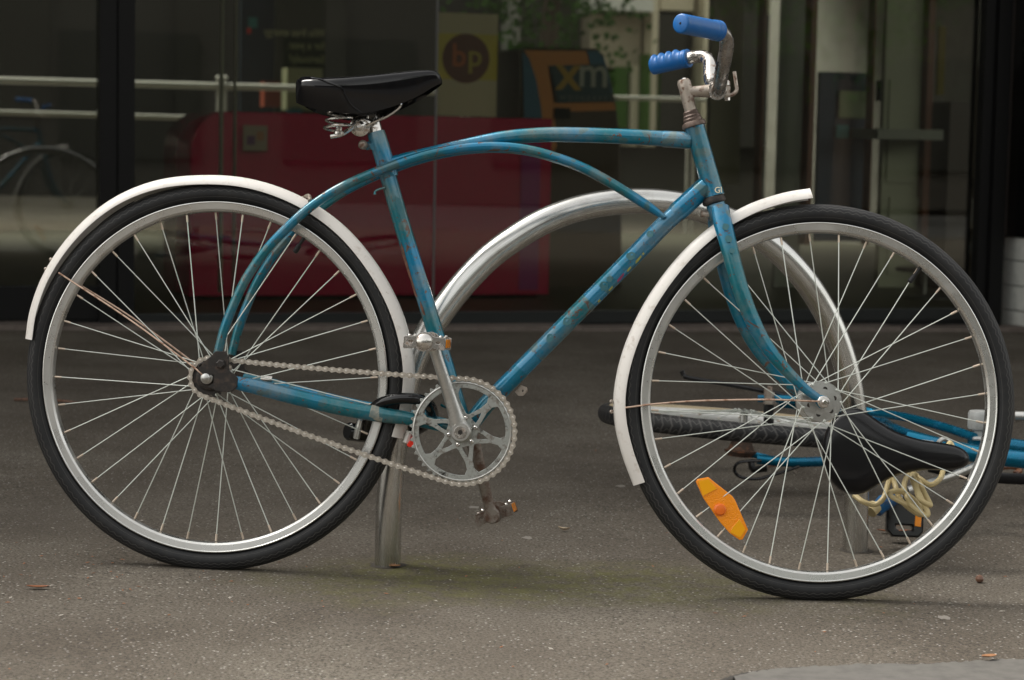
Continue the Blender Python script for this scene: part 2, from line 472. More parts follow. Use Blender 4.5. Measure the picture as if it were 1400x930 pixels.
# pale concrete edge at the lower right, with a ragged border to the asphalt
edge = [(1003, 931), (1030, 925), (1058, 920), (1085, 919), (1110, 917), (1140, 916), (1165, 914), (1195, 914), (1225, 913), (1255, 914), (1285, 912), (1310, 911), (1340, 909), (1375, 907), (1420, 906), (1500, 903), (1900, 893), (2500, 880), (3400, 862)]
random.seed(3); E = []
for i in range(len(edge) - 1):
    (x0, y0), (x1, y1) = edge[i], edge[i + 1]
    for j in range(6):
        t = j / 6; E.append(gr(x0 + (x1 - x0) * t, y0 + (y1 - y0) * t + random.uniform(-1.1, 1.1)))
mb = MB(); k = len(E); vs = []
for p in E: vs.append(p + V((0, 0, .007)))
for p in E: vs.append(p + V((0, 0, -.004)) + V((0, .006, 0)))
for i, p in enumerate(E):
    q = gr(1003, 1900); q.x = p.x; q.z = gz(q.x) + .007; vs.append(q)
fs = [[i, i + 1, k + i + 1, k + i] for i in range(k - 1)] + [[i, 2 * k + i, 2 * k + i + 1, i + 1] for i in range(k - 1)]
mb.add(vs, fs); tag(mb.build('concrete_apron', M_conc, recalc=True), kind='structure')
# dark crumbled joint beside it
mb = MB(); vs = []
random.seed(9)
JJ = [gr(x, y) for x, y in [(985, 934), (1010, 926), (1040, 921), (1070, 917.5), (1100, 915.5), (1140, 914), (1180, 912.5), (1225, 911.5), (1285, 910.5), (1340, 907.5), (1420, 904.5)]]
JJ, _ = smooth(JJ, [0] * len(JJ), 10)
for i, p in enumerate(JJ):
    t = i / len(JJ); wd = max(.0012, .009 * (1 - t * 1.6)) * random.uniform(.5, 1.3)
    vs += [p + V((0, wd, .0035)), p + V((0, -wd - .006, .0035))]
mb.add(vs, [[2 * i, 2 * i + 1, 2 * i + 3, 2 * i + 2] for i in range(len(JJ) - 1)])
tag(mb.build('pavement_joint', mat('damp_soil', (.028, .024, .02), .95), recalc=False), kind='structure')

# ------------------------------------------------------------------ shop front
M_frame = mat('black_powder_coated_frame', (.005, .005, .005), .5, 0, Specular_IOR_Level=.2)
M_frame2 = mat('dark_sill_metal', (.012, .014, .0135), .45, 0, Specular_IOR_Level=.3)
M_strip = mat('grey_silicone_joint', (0.08, 0.08, 0.0775), .5)
def glass_mat():
    m = bpy.data.materials.new('tinted_window_glass'); m.use_nodes = True; t = m.node_tree; t.nodes.clear()
    o = N(m, 'ShaderNodeOutputMaterial'); x = N(m, 'ShaderNodeMixShader'); fr = N(m, 'ShaderNodeFresnel', i_IOR=1.52)
    tr = N(m, 'ShaderNodeBsdfTransparent'); tr.inputs[0].default_value = (.80, .82, .75, 1)
    gl = N(m, 'ShaderNodeBsdfGlossy', i_Roughness=0.0); gl.inputs[0].default_value = (1, 1, 1, 1)
    L(m, fr.outputs[0], x.inputs[0]); L(m, tr.outputs[0], x.inputs[1]); L(m, gl.outputs[0], x.inputs[2]); L(m, x.outputs[0], o.inputs[0])
    return m
M_glass = glass_mat()
shop = thing('shop_front', WO, 'dark glazed shop front with black steel frames behind the bicycles', 'shop front')
TOPZ = 3.3
pl = [wl(x, 250, 0).x for x in (133.5, 182, 594.5, 1332)]
sP0, sP1, sJ, sR = pl
def zs(y, x=700, n=0): return wl(x, y, n).y
z_sill = zs(427, 500)
M0 = WF.m()
def wobj(name, m, parent, s0, s1, z0, z1, n0, n1, **k):
    mb = MB(); wbox(mb, s0, s1, z0, z1, n0, n1); return mb.build(name, m, parent, **k)
# panes
for s0, s1 in ((-3.2, sP0), (sP1, sJ - .004), (sJ + .004, sR), ):
    wobj('window_pane', M_glass, shop, s0, s1, z_sill if s0 > -3 else zs(391, 60), TOPZ, -.012, -.002)
wobj('window_joint', M_strip, shop, sJ - .0038, sJ + .0038, z_sill, TOPZ, -.013, .002)
for s in (-3.35,):
    wobj('mullion', M_frame, shop, s - .15, s + .15, -.05, TOPZ, -.05, .06)
wobj('mullion', M_frame, shop, sP0 + .001, (sP0 + sP1) / 2 - .004, -.05, TOPZ, -.05, .05)
wobj('mullion', M_frame, shop, (sP0 + sP1) / 2 + .004, sP1 - .001, -.05, TOPZ, -.05, .045)
wobj('mullion', M_frame, shop, (sP0 + sP1) / 2 - .0035, (sP0 + sP1) / 2 + .0035, -.05, TOPZ, -.04, .03)
wobj('sill', M_frame2, shop, sP1, sR, zs(440, 500) - .01, z_sill, -.06, .03)
wobj('sill', M_frame, shop, -3.2, sP0, zs(436, 60), zs(391, 60), -.06, .03)
wobj('sill_base', M_frame, shop, sP1, sR + .1, -.08, zs(440, 500) - .012, -.06, .02)
wobj('sill_base', M_frame, shop, -3.2, sP0, -.08, zs(436, 60) - .002, -.06, .02)
wobj('head_frame', M_frame, shop, -3.5, sR + .3, TOPZ, TOPZ + .2, -.1, .06)
sB = wl(1366, 250, 0).x
wobj('end_post', M_frame, shop, sR + .001, sR + (sB - sR) * .40, -.08, TOPZ, -.06, .05)
wobj('end_post', M_frame, shop, sR + (sB - sR) * .40 + .004, sB - .004, -.08, TOPZ, -.06, .07)
wobj('edge_bead', mat('bronze_edge_bead', (.05, .04, .035), .4, .5), shop, sB - .003, sB + .002, zs(321, 1361), TOPZ, -.02, .075)
# side wall: black panel over grey boards
side = thing('side_wall', gr(1361, 446), 'short wall of grey horizontal boards under a black panel at the right edge', 'wall')
pa, pb = gr(1361, 445.5), gr(1402, 452.5)
sdv = (pb - pa); sdv.z = 0; sdv.normalize(); snv = sdv.cross(V((0, 0, 1)))
SF = Frame(V((pa.x, pa.y, 0)), sdv, V((0, 0, 1)), snv)
M_board = worn('grey_painted_boards', (.74, .75, .70), (.55, .56, .52), 18, .4, .75, .6, 0, .7, .15)
zb = [SF.l(1362, y).y for y in (446, 421, 387.5, 353.5, 322)]
zb[0] = -.06
for i in range(4):
    mb = MB(); mb.box(SF.m(), (0, zb[i] + .003, -.03), (.42, zb[i + 1] - .003, 0)); mb.build('board', M_board, side)
mb = MB(); mb.box(SF.m(), (0, -.06, -.05), (.42, zb[4], -.031)); mb.build('board_backing', M_frame, side)
mb = MB(); mb.box(SF.m(), (.0, zb[4], -.04), (.42, TOPZ, .012)); mb.build('black_panel', mat('gloss_black_panel', (.006, .006, .006), .12), side)
# building above, and an unseen canopy added to darken the pavement by the wall
M_render = worn('grey_render', (.28, .27, .25), (.22, .21, .19), 6, .4, .7, .8)
up = thing('upper_building', WF.w(0, 3.5, 0), 'upper storeys above the shop front with an added canopy shading the pavement', 'building')
wobj('wall', M_render, up, -28, 30, TOPZ + .2, 5.2, -8, .05)
wobj('canopy', M_render, up, -12, 14, TOPZ + .21, TOPZ + .45, .051, 3.2)
wobj('wall', M_render, up, -28, -3.5, -.1, TOPZ + .2, -8, .03)
wobj('wall', M_render, up, sB + 2.6, 30, -.1, TOPZ + .2, -8, .03)

# stone threshold strip along the foot of the wall
mb = MB(); n = 14
for i in range(n):
    a0 = -4.5 + i * .75
    p = WF.w(a0, 0, 0); zz = gz(p.x)
    mb.box(WF.m(), (a0 + .002, zz - .02, .021), (a0 + .748, zz + .012, .20))
tag(mb.build('threshold_strip', M_stone), kind='structure')

# ------------------------------------------------------------------ interior
room_floor = mat('polished_dark_floor', (.07, .066, .046), .5)
mb = MB(); wbox(mb, -6, 8, .0, .045, -8, -.061); tag(mb.build('interior_floor', room_floor), kind='structure')
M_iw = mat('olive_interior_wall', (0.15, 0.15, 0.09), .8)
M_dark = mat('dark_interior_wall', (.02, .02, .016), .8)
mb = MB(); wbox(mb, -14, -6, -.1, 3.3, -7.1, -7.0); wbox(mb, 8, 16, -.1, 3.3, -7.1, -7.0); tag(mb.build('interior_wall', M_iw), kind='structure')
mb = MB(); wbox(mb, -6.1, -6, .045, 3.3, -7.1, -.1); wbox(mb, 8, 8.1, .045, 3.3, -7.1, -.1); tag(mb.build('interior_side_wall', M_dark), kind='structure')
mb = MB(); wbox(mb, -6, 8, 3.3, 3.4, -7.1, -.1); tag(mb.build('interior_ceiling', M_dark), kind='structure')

# red sideboard
def rounded(x0, x1, y0, y1, r, corners=(1, 1, 1, 1), n=6):
    P = []
    for (cx, cy, a, c) in ((x1 - r, y1 - r, 0, corners[0]), (x0 + r, y1 - r, pi / 2, corners[1]), (x0 + r, y0 + r, pi, corners[2]), (x1 - r, y0 + r, 1.5 * pi, corners[3])):
        if c:
            for i in range(n + 1): t = a + pi / 2 * i / n; P.append((cx + r * cos(t), cy + r * sin(t)))
        else: P.append((x1 if a in (0, 1.5 * pi) else x0, y1 if a in (0, pi / 2) else y0))
    return P
def wshape(name, m, parent, outl, n, th, bev=0):
    mb = MB(); mb.shape(WF.m() @ Matrix.Translation((0, 0, n - th / 2)), outl, (), th, bev); return mb.build(name, m, parent)
M_redc = mat('burgundy_gloss_laminate', (.44, .010, .070), .22)
M_purp = mat('purple_reflection_tint', (.28, .025, .18), .25)
s0, s1, z0, z1 = wpx(262, 752, 166, 402, -1.0)
cb = thing('red_counter', WF.w((s0 + s1) / 2, .045, -1.3), 'long burgundy counter on wooden legs seen through the window behind the seat tube', 'counter')
mb = MB(); mb.shape(WF.m() @ Matrix.Translation((0, 0, -1.35)), rounded(s0, s1, z0, z1, .16, (0, 1, 0, 0)), (), .69, .012); mb.build('body', M_redc, cb)
wobj('kickboard', M_frame, cb, s0 + .05, s1 - .03, z0 - .05, z0 - .014, -1.6, -1.06)
M_wood = mat('brown_wood', (.16, .06, .025), .5)
for x in (673, 721, 330, 500):
    q = wl(x, 405, -1.08)
    for nn in (-1.1, -1.55):
        mb = MB(); mb.lathe(WF.w(q.x, .045, nn), V((0, 0, 1)), [(.022, 0), (.036, max(.05, z0 - .05 - .045))], 10); mb.build('leg', M_wood, cb)
a = wpx(708, 738, 196, 402, -1.0); wobj('painted_reflection', M_purp, cb, a[0], a[1], a[2] + .02, a[3], -.995, -.985)  # reflection of the kiosk's blue side, painted as a purple strip
# notice card on the counter front
a = wpx(333, 366, 172, 206, -.95)
card = thing('notice_card', WF.w(a[0], a[2], -.97), 'small pale notice with a purple square taped low inside the left window', 'notice')
wobj('sheet', mat('pale_card', (0.31, 0.25, 0.21), .7), card, a[0], a[1], a[2], a[3], -.960, -.956)
b = wpx(338, 349, 186, 198, -.95); wobj('printed_square', mat('purple_print', (.10, .03, .12), .7), card, b[0], b[1], b[2], b[3], -.9555, -.954)
b = wpx(351, 361, 180, 192, -.95); wobj('printed_square', mat('brown_print', (.35, .16, .09), .7), card, b[0], b[1], b[2], b[3], -.9555, -.954)

# things standing further in
M_navy = mat('navy_panel', (0.002, 0.015, 0.03), .5)
def slab(name, label, cat, x0, x1, y0, y1, n, m, th=.04, group=None):
    a = wpx(x0, x1, y0, y1, n)
    mb = MB(); wbox(mb, a[0], a[1], a[2], a[3], n - th, n)
    o = mb.build(name, m, None, WF.w((a[0] + a[1]) / 2, a[2], n)); return tag(o, label, cat, group), a
slab('display_board', 'tall navy display board at the left inside the window', 'board', 327, 378, -60, 320, -9.3, M_navy)
# olive poster with mirrored lettering (seen from behind through the window)
a = wpx(374, 446, -40, 330, -9.2)
po = thing('poster_board', WF.w((a[0] + a[1]) / 2, .0, -9.2), 'dark green poster board with three lines of back to front lettering', 'poster')
wobj('board', mat('dark_green_board', (0.015, 0.021, 0.011), .6), po, a[0], a[1], .02, a[3], -9.24, -9.2)
M_let = mat('olive_lettering', (0.25, 0.26, 0.14), .7)
for body, x1, y0, hgt in (('Win free energy', 444, 51, 11), ('for a year.', 444, 68, 11), ('Seriously!', 444, 86.5, 11)):
    q = wl(x1, y0, -9.195); q2 = wl(x1, y0 - hgt, -9.195); sz = (q2.y - q.y) / .72
    mb = MB(); M = WF.m() @ Matrix.Translation((q.x, q.y, -9.1965)) @ Matrix.Diagonal((-.84, 1, 1, 1))
    mb.text(body, M, sz, .002); tag(mb.build('lettering', M_let, po), kind='stuff')
slab('cream_box', 'pale olive box on the shelf just left of the saddle behind the glass', 'box', 392, 441, 94, 150, -8.9, mat('pale_olive_card', (0.25, 0.26, 0.16), .7), .2)
for x0, x1, y0, y1 in ((361, 384, 112, 146),):
    slab('orange_crate', 'red orange box behind the window to the left of the saddle', 'crate', x0, x1, y0, y1, -8.8, mat('orange_red_card', (0.2, 0.03, 0.0075), .6), .15)
slab('blue_box', 'small teal box under the shelf behind the window left of the saddle', 'box', 397, 413, 146, 168, -8.9, mat('teal_card', (.01, .12, .18), .6), .15)
slab('teal_sticker', 'little teal sticker high on the navy board', 'sticker', 340, 352, 24, 38, -9.28, mat('teal_sticker', (.02, .16, .16), .6), .005)
slab('red_sticker', 'tiny red sticker below the teal one on the navy board', 'sticker', 338, 343, 38, 46, -9.28, mat('red_sticker', (.5, .02, .01), .6), .005)
M_postg = mat('grey_green_post', (0.175, 0.185, 0.15), .5)
slab('window_post', 'grey inner post left of the navy display board', 'post', 301, 307, -60, 400, -.6, M_postg, .05)
slab('window_post', 'slimmer grey inner post right beside the navy display board', 'post', 320, 325, -60, 400, -.6, M_postg, .05)
# round logo poster
a = wpx(598, 681, 20, 158, -1.5)
lp = thing('logo_poster', WF.w(a[0], a[2], -1.5), 'yellow and cream poster with a brown disc lettered bp above the counter', 'poster')
wobj('sheet', mat('cream_paper', (0.45, 0.3975, 0.285), .7), lp, a[0], a[1], a[2], a[3], -1.51, -1.5)
b = wpx(598, 681, 48, 108, -1.5); wobj('colour_band', mat('mustard_print', (0.48, 0.4, 0.064), .7), lp, b[0] + .002, b[1] - .002, b[2], b[3], -1.4995, -1.498)
q = wl(637, 80, -1.496); rr = (wl(669, 80, -1.496) - q).x
wshape('disc', mat('brown_print_disc', (0.0975, 0.0292, 0.013), .7), lp, circ(rr, 36, q.x, q.y), -1.494, .003)
for ch, x, c in (('b', 617, (.36, .09, .015)), ('p', 639, (.32, .27, .03))):
    q = wl(x, 90, -1.492); mb = MB(); mb.text(ch, WF.m() @ Matrix.Translation((q.x, q.y, -1.4925)), .155, .002)
    mb.build('letter', mat('letter_print_' + ch, c, .7), lp)
# orange and blue ticket kiosk
M_kor = mat('orange_kiosk_panel', (0.465, 0.18, 0.0525), .3); M_kbl = mat('blue_kiosk_panel', (0.0263, 0.0975, 0.18), .3); M_kdk = mat('brown_kiosk_body', (0.045, 0.025, 0.015), .35)
NK = -1.7
ks = thing('ticket_kiosk', WF.w(wl(775, 400, NK).x, .045, NK), 'orange and blue machine with a curved shoulder and xm lettering behind the glass', 'kiosk')
def kp(L_, n=NK): return [(wl(x, y, n).x, wl(x, y, n).y) for x, y in L_]
body = [(712, 70), (722, 68), (816, 69), (824, 78), (832, 105), (840, 140), (846, 190), (848, 300), (848, 418), (724, 418), (716, 300), (714, 180)]
mb = MB(); mb.shape(WF.m() @ Matrix.Translation((0, 0, NK - .3)), kp(body), (), .58, .01); mb.build('body', M_kdk, ks)
wshape('side_band', M_kbl, ks, kp([(713, 71), (722, 80), (732, 110), (738, 145), (742, 185), (743, 300), (722, 300), (716, 180)]), NK + .016, .004)
wshape('orange_band', M_kor, ks, kp([(716, 69), (800, 70), (803, 76), (805, 89), (748, 90), (756, 141), (839, 140), (841, 151), (757, 153), (760, 200), (745, 230), (741, 185), (736, 140), (730, 108), (722, 80)]), NK + .012, .004)
wshape('top_band', M_kbl, ks, kp([(801, 70), (816, 70), (824, 79), (831, 105), (836, 128), (815, 128), (806, 90)]), NK + .016, .004)
wshape('sign_panel', mat('navy_kiosk_sign', (.012, .04, .06), .35), ks, kp([(750, 90), (824, 88), (836, 138), (761, 141)]), NK + .021, .004)
q = wl(758, 122, NK); mb = MB(); mb.text('x', WF.m() @ Matrix.Translation((q.x, q.y, NK + .026)) , .26, .002); mb.build('letter', mat('orange_letter', (0.35, 0.21, 0.025), .5), ks)
q = wl(787, 118, NK); mb = MB(); mb.text('m', WF.m() @ Matrix.Translation((q.x, q.y, NK + .026)), .22, .002); mb.build('letter', mat('grey_letter', (0.3, 0.3, 0.28), .5), ks)
q = wl(762, 137, NK); mb = MB(); mb.text('W O S H E X P R E S', WF.m() @ Matrix.Translation((q.x, q.y, NK + .026)), .036, .002); mb.build('small_lettering', mat('dim_letter', (.12, .14, .15), .5), ks)
a = wpx(756, 778, 148, 162, NK); wobj('card_slot', M_frame, ks, a[0], a[1], a[2], a[3], NK + .012, NK + .022)

# right hand part of the room: timber posts, cream door, posters, table
M_timb = mat('red_brown_timber', (0.13, 0.045, 0.0225), .5)
for x0, x1, lab in ((1036, 1050, 'brown timber post just right of the handlebar behind the glass'), (1108, 1113, 'thin brown timber edge left of the blue notice board'), (1188, 1200, 'brown timber door jamb left of the cream door'), (1268, 1274, 'brown timber door jamb right of the cream door')):
    slab('timber_post', lab, 'post', x0, x1, -60, 335, -1.5, M_timb, .08)
slab('notice_board', 'dark blue board with a pale green sheet between timber posts', 'board', 1114, 1187, 100, 330, -1.62, mat('deep_blue_board', (.006, .018, .05), .5), .03)
slab('green_sheet', 'pale green sheet pinned to the blue board behind the glass', 'notice', 1147, 1186, 125, 161, -1.60, mat('pale_green_paper', (0.25, 0.3, 0.19), .7), .004)
slab('teal_note', 'small teal note under the pale green sheet', 'notice', 1143, 1161, 171, 189, -1.60, mat('teal_note', (.01, .16, .19), .7), .004)
a = wpx(1201, 1267, -60, 400, -1.55)
dr = thing('cream_door', WF.w((a[0] + a[1]) / 2, .045, -1.55), 'tall cream green door between brown jambs at the right of the window', 'door')
M_cd = mat('cream_green_paint', (0.273, 0.286, 0.208), .55)
wobj('leaf', M_cd, dr, a[0], a[1], .05, a[3], -1.6, -1.56)
for y0, y1 in ((110, 250), (270, 400)):
    b = wpx(1212, 1258, y0, y1, -1.55); wobj('door_panel', M_cd, dr, b[0], b[1], max(b[2], .12), b[3], -1.559, -1.55)
b = wpx(1203, 1206, 110, 138, -1.5); wobj('handle', M_frame, dr, b[0], b[1], b[2], b[3], -1.549, -1.50)
slab('counter_bench', 'low cream bench top crossing in front of the cream door', 'bench', 1200, 1290, 178, 190, -1.3, mat('pale_bench', (0.17, 0.18, 0.15), .5), .3)
slab('yellow_banner', 'narrow dull yellow banner near the right end of the window', 'banner', 1281, 1294, 36, 130, -2.2, mat('dull_yellow', (.20, .16, .02), .7), .02)
slab('brown_cabinet', 'dark brown cabinet at the right end of the window', 'cabinet', 1290, 1332, 140, 395, -1.4, mat('dark_brown_cabinet', (.035, .022, .016), .5), .4)
slab('glass_partition', 'grey green partition with a pale edge behind the window right of the stem', 'partition', 1062, 1106, -60, 395, -1.7, mat('grey_green_partition', (0.15, 0.16, 0.135), .4), .03)
slab('partition_edge', 'pale vertical edge of the partition behind the front fender', 'trim', 1064, 1071, -60, 395, -1.66, mat('pale_edge', (0.165, 0.1705, 0.1595), .4), .02)
slab('cream_partition', 'cream partition behind the handlebar stem inside the shop', 'partition', 968, 1019, -60, 252, -2.0, mat('cream_partition_paint', (0.21, 0.19, 0.14), .5), .05)
# cafe table seen through the front wheel
q = wl(1262, 420, -.9); t = thing('cafe_table', WF.w(q.x, .045, -.9), 'small round pedestal table behind the window at the upper right of the front wheel', 'table')
zt = wl(1262, 366, -.9).y
mb = MB(); mb.lathe(WF.w(q.x, zt - .02, -.9), V((0, 0, 1)), [(.14, 0), (.15, .01), (.14, .02)], 28); mb.build('tabletop', mat('dark_top', (.03, .028, .025), .4), t)
mb = MB(); mb.cyl(WF.w(q.x, .06, -.9), WF.w(q.x, zt - .02, -.9), .014); mb.build('pedestal', mat('grey_metal', (.25, .25, .24), .4, .6), t)
mb = MB(); mb.lathe(WF.w(q.x, .045, -.9), V((0, 0, 1)), [(.14, 0), (.14, .008), (.02, .02)], 28); mb.build('base', mat('dark_base', (.03, .03, .03), .4), t)

# ------------------------------------------------------------------ courtyard behind the shop, added to put daylight behind the glass
M_ss = mat('pale_satin_stainless', (.72, .71, .68), .4, .3)
NR = -8.25
rl = thing('railing', WF.w(0, 0, NR), 'pale stainless steel handrail on posts crossing behind the windows', 'railing')
zr = wl(400, 124, NR).y
def rail(s0, z0_, s1, z1_, r, nm):
    mb = MB(); mb.cyl(WF.w(s0, z0_, NR), WF.w(s1, z1_, NR), r, 12); mb.build(nm, M_ss, rl)
rail(-9, zr + .02, wl(592, 124, NR).x, zr + .02, .026, 'handrail'); rail(wl(592, 124, NR).x, zr + .012, wl(985, 124, NR).x, zr + .012, .019, 'handrail')
rail(-9, zr - .155, wl(302, 124, NR).x, zr - .235, .020, 'handrail')
for k in range(-4, 3):
    s = wl(303, 124, NR).x + k * 2.0; zz = gz(WF.w(s, 0, NR).x)
    mb = MB()
    for ds in (-.028, .028):
        mb.cyl(WF.w(s + ds, zz, NR), WF.w(s + ds, zr + .07, NR), .012, 8); mb.lathe(WF.w(s + ds, zr + .085, NR), V((0, 0, 1)), [(0, -.02), (.02, -.008), (.02, .008), (0, .02)], 8)
    mb.build('post', M_ss, rl)
M_cr = mat('cream_facade', (.70, .63, .50), .7); M_dkw = mat('dark_street_window', (.02, .02, .018), .2); M_gd = mat('green_door_paint', (0.045, 0.126, 0.009), .5)
NS = -16
ob = thing('opposite_building', WF.w(0, 0, NS), 'cream building with green doors in an added courtyard seen through the shop behind the handlebars', 'building')
def orect(name, m, x0, x1, y0, y1, pr):
    a = wpx(x0, x1, y0, y1, NS); mb = MB(); wbox(mb, a[0], a[1], max(a[2], -.3), a[3], NS - .3 + pr * .01, NS + pr); return mb.build(name, m, ob)
a0_ = wl(700, 100, NS).x
mb = MB(); wbox(mb, a0_, a0_ + 22, -.3, 6.8, NS - 6, NS - .31); mb.build('wall', mat('dark_back_wall', (.05, .048, .04), .8), ob)  # back wall in one even dark tone
for x0, x1, y0, y1, m, pr, nm in ((875, 898, -400, 200, M_cr, .3, 'column'), (945, 968, -400, 200, M_cr, .3, 'column'), (858, 870, 90, 200, M_cr, .1, 'column'),
        (805, 875, 22, 92, mat('beige_facade', (.42, .37, .29), .8), .05, 'wall_panel'), (836, 857, 92, 175, M_gd, .06, 'door'), (870, 875, 75, 185, M_gd, .34, 'sign_frame'),
        (886, 889, 75, 185, M_gd, .34, 'sign_frame'), (898, 945, -60, 14, M_cr, .12, 'lintel'), (1060, 1076, -400, 220, M_cr, .3, 'column'), (1200, 1262, -20, 12, M_cr, .2, 'lintel'),
        (1240, 1276, 60, 66, M_cr, .2, 'ledge'), (1240, 1276, 80, 86, M_cr, .2, 'ledge'), (1250, 1276, 95, 108, M_cr, .2, 'ledge'), (690, 712, -400, 210, mat('grey_column', (.22, .22, .2), .7), .2, 'column'),
        (800, 874, -60, 16, mat('white_soffit', (.7, .7, .68), .6), .5, 'awning'), (897, 945, 20, 180, M_dkw, .02, 'window'), (968, 1060, 20, 200, M_dkw, .02, 'window'), (1280, 1330, 30, 200, M_dkw, .02, 'window')):
    orect(nm, m, x0, x1, y0, y1, pr)
ob2 = thing('shading_building', WF.w(-9, 0, NS), 'dark brick building behind the left windows, made tall to shade the courtyard', 'building')
mb = MB(); wbox(mb, a0_ - 24, a0_ - .1, -.3, 12, NS - 6, NS - .2); mb.build('wall', mat('dark_brick_wall', (.012, .011, .009), .8), ob2)  # height raised so its shadow covers the courtyard floor
for i in range(6):
    s = a0_ - 3 - i * 3.4; wz = .2
    mb = MB(); wbox(mb, s - 1, s + 1, 1.0, 2.8, NS - .2, NS - .12); mb.build('window', M_dkw, ob2)
# the other side of the street, behind the camera: gives the glass and the metal something to mirror
ob3 = thing('street_building', WF.w(0, 0, 26), 'long brown building on the far side of the street', 'building')
mb = MB(); wbox(mb, -26, 30, -.3, 6.5, 26.2, 32); mb.build('wall', mat('brown_facade', (.032, .028, .023), .8), ob3)
for i in range(-6, 8):
    for z0 in (.4, 3.6):
        mb = MB(); wbox(mb, i * 3.6 - 1.1, i * 3.6 + 1.1, z0, z0 + 2, 26.1, 26.2); mb.build('window', M_dkw, ob3)
# trees
def street_tree(s, n, h, seed, label, cr=2.2, low=2.4):
    random.seed(seed)
    base = WF.w(s, gz(WF.w(s, 0, n).x) - .1, n)
    t = thing('street_tree', base, label, 'tree', 'trees in the courtyard and street')
    mb = MB(); top = base + V((.15, .1, h * .62))
    mb.tube([base, base + V((.03, 0, h * .3)), top], [.16, .11, .05], 10, sm=4)
    for i in range(9):
        a = random.uniform(0, 6.28); st = base + V((.05, .03, h * random.uniform(.32, .6)))
        en = st + V((cos(a) * cr * .7, sin(a) * cr * .7, h * random.uniform(.1, .3)))
        mb.tube([st, (st + en) / 2 + V((0, 0, .2)), en], [.045, .03, .012], 6, sm=3)
    mb.build('trunk', mat('bark', (.07, .05, .035), .9), t)
    mb = MB()
    for i in range(150):
        a = random.uniform(0, 6.28); ph = random.uniform(-1, 1); rr_ = cr * random.uniform(.45, 1) ** .6
        c = base + V((cos(a) * rr_ * math.sqrt(1 - ph * ph), sin(a) * rr_ * math.sqrt(1 - ph * ph), (h + low) * .5 + .35 * sin(3 * a) + ph * (h - low) * .5))
        for j in range(26):
            p = c + V([random.gauss(0, .22) for _ in range(3)]); d = V([random.gauss(0, 1) for _ in range(3)]).normalized(); e = d.orthogonal().normalized() * .045; d *= .09
            mb.add([p, p + d * .5 + e, p + d, p + d * .5 - e], [[0, 1, 2, 3]])
    mb.build('crown', mat('leaf_green', (.03, .07, .012), .9, 0, Specular_IOR_Level=.15), t, recalc=False)
st1 = wl(745, 100, -13).x; st2 = wl(1085, 100, -19).x
street_tree(st1, -13, 6, 11, 'leafy green courtyard tree in front of the cream building, left of the white awning', 1.5, 2.0)
street_tree(st1 - 7, 19, 6.5, 12, 'leafy green street tree at the left on the far side of the street')
street_tree(st2 + .8, 19, 7.5, 13, 'leafy green street tree at the right on the far side of the street')

# ================================================================== MAIN BICYCLE
A = gr(295, 777.5); B = gr(1117, 820)
bu = (B - A).normalized(); bw = bu.cross(GN).normalized(); LEAN = R_(4.7)
FB = Frame(A, bu, (GN * cos(LEAN) - bw * sin(LEAN)), (bw * cos(LEAN) + GN * sin(LEAN)))
h1, h2 = FB.p(951, 178), FB.p(975, 268)
HAX = (h1 - h2).normalized()
RS = Matrix.Rotation(R_(9), 3, HAX)
FF = Frame(h1, RS @ FB.x, RS @ FB.y, RS @ FB.z)
RH = FB.p(294.5, 515.5); FH = FF.p(1119, 549.5)
RFr = Frame(RH, FB.x, FB.y, FB.z); FFr = Frame(FH, FF.x, FF.y, FF.z)
TR = .3442
def touch(c, fr):
    # radius that lets the leaning wheel rest on the pavement
    gy = GN - fr.z * GN.dot(fr.z); gy.normalize()
    return c.dot(GN) / gy.dot(GN)
TRR, TRF = touch(RH, RFr), touch(FH, FFr)
print('wheel radii', TRR, TRF)
bike = thing('bicycle', A, 'old blue bicycle with white fenders and a black saddle leaning by the steel hoop', 'bicycle')

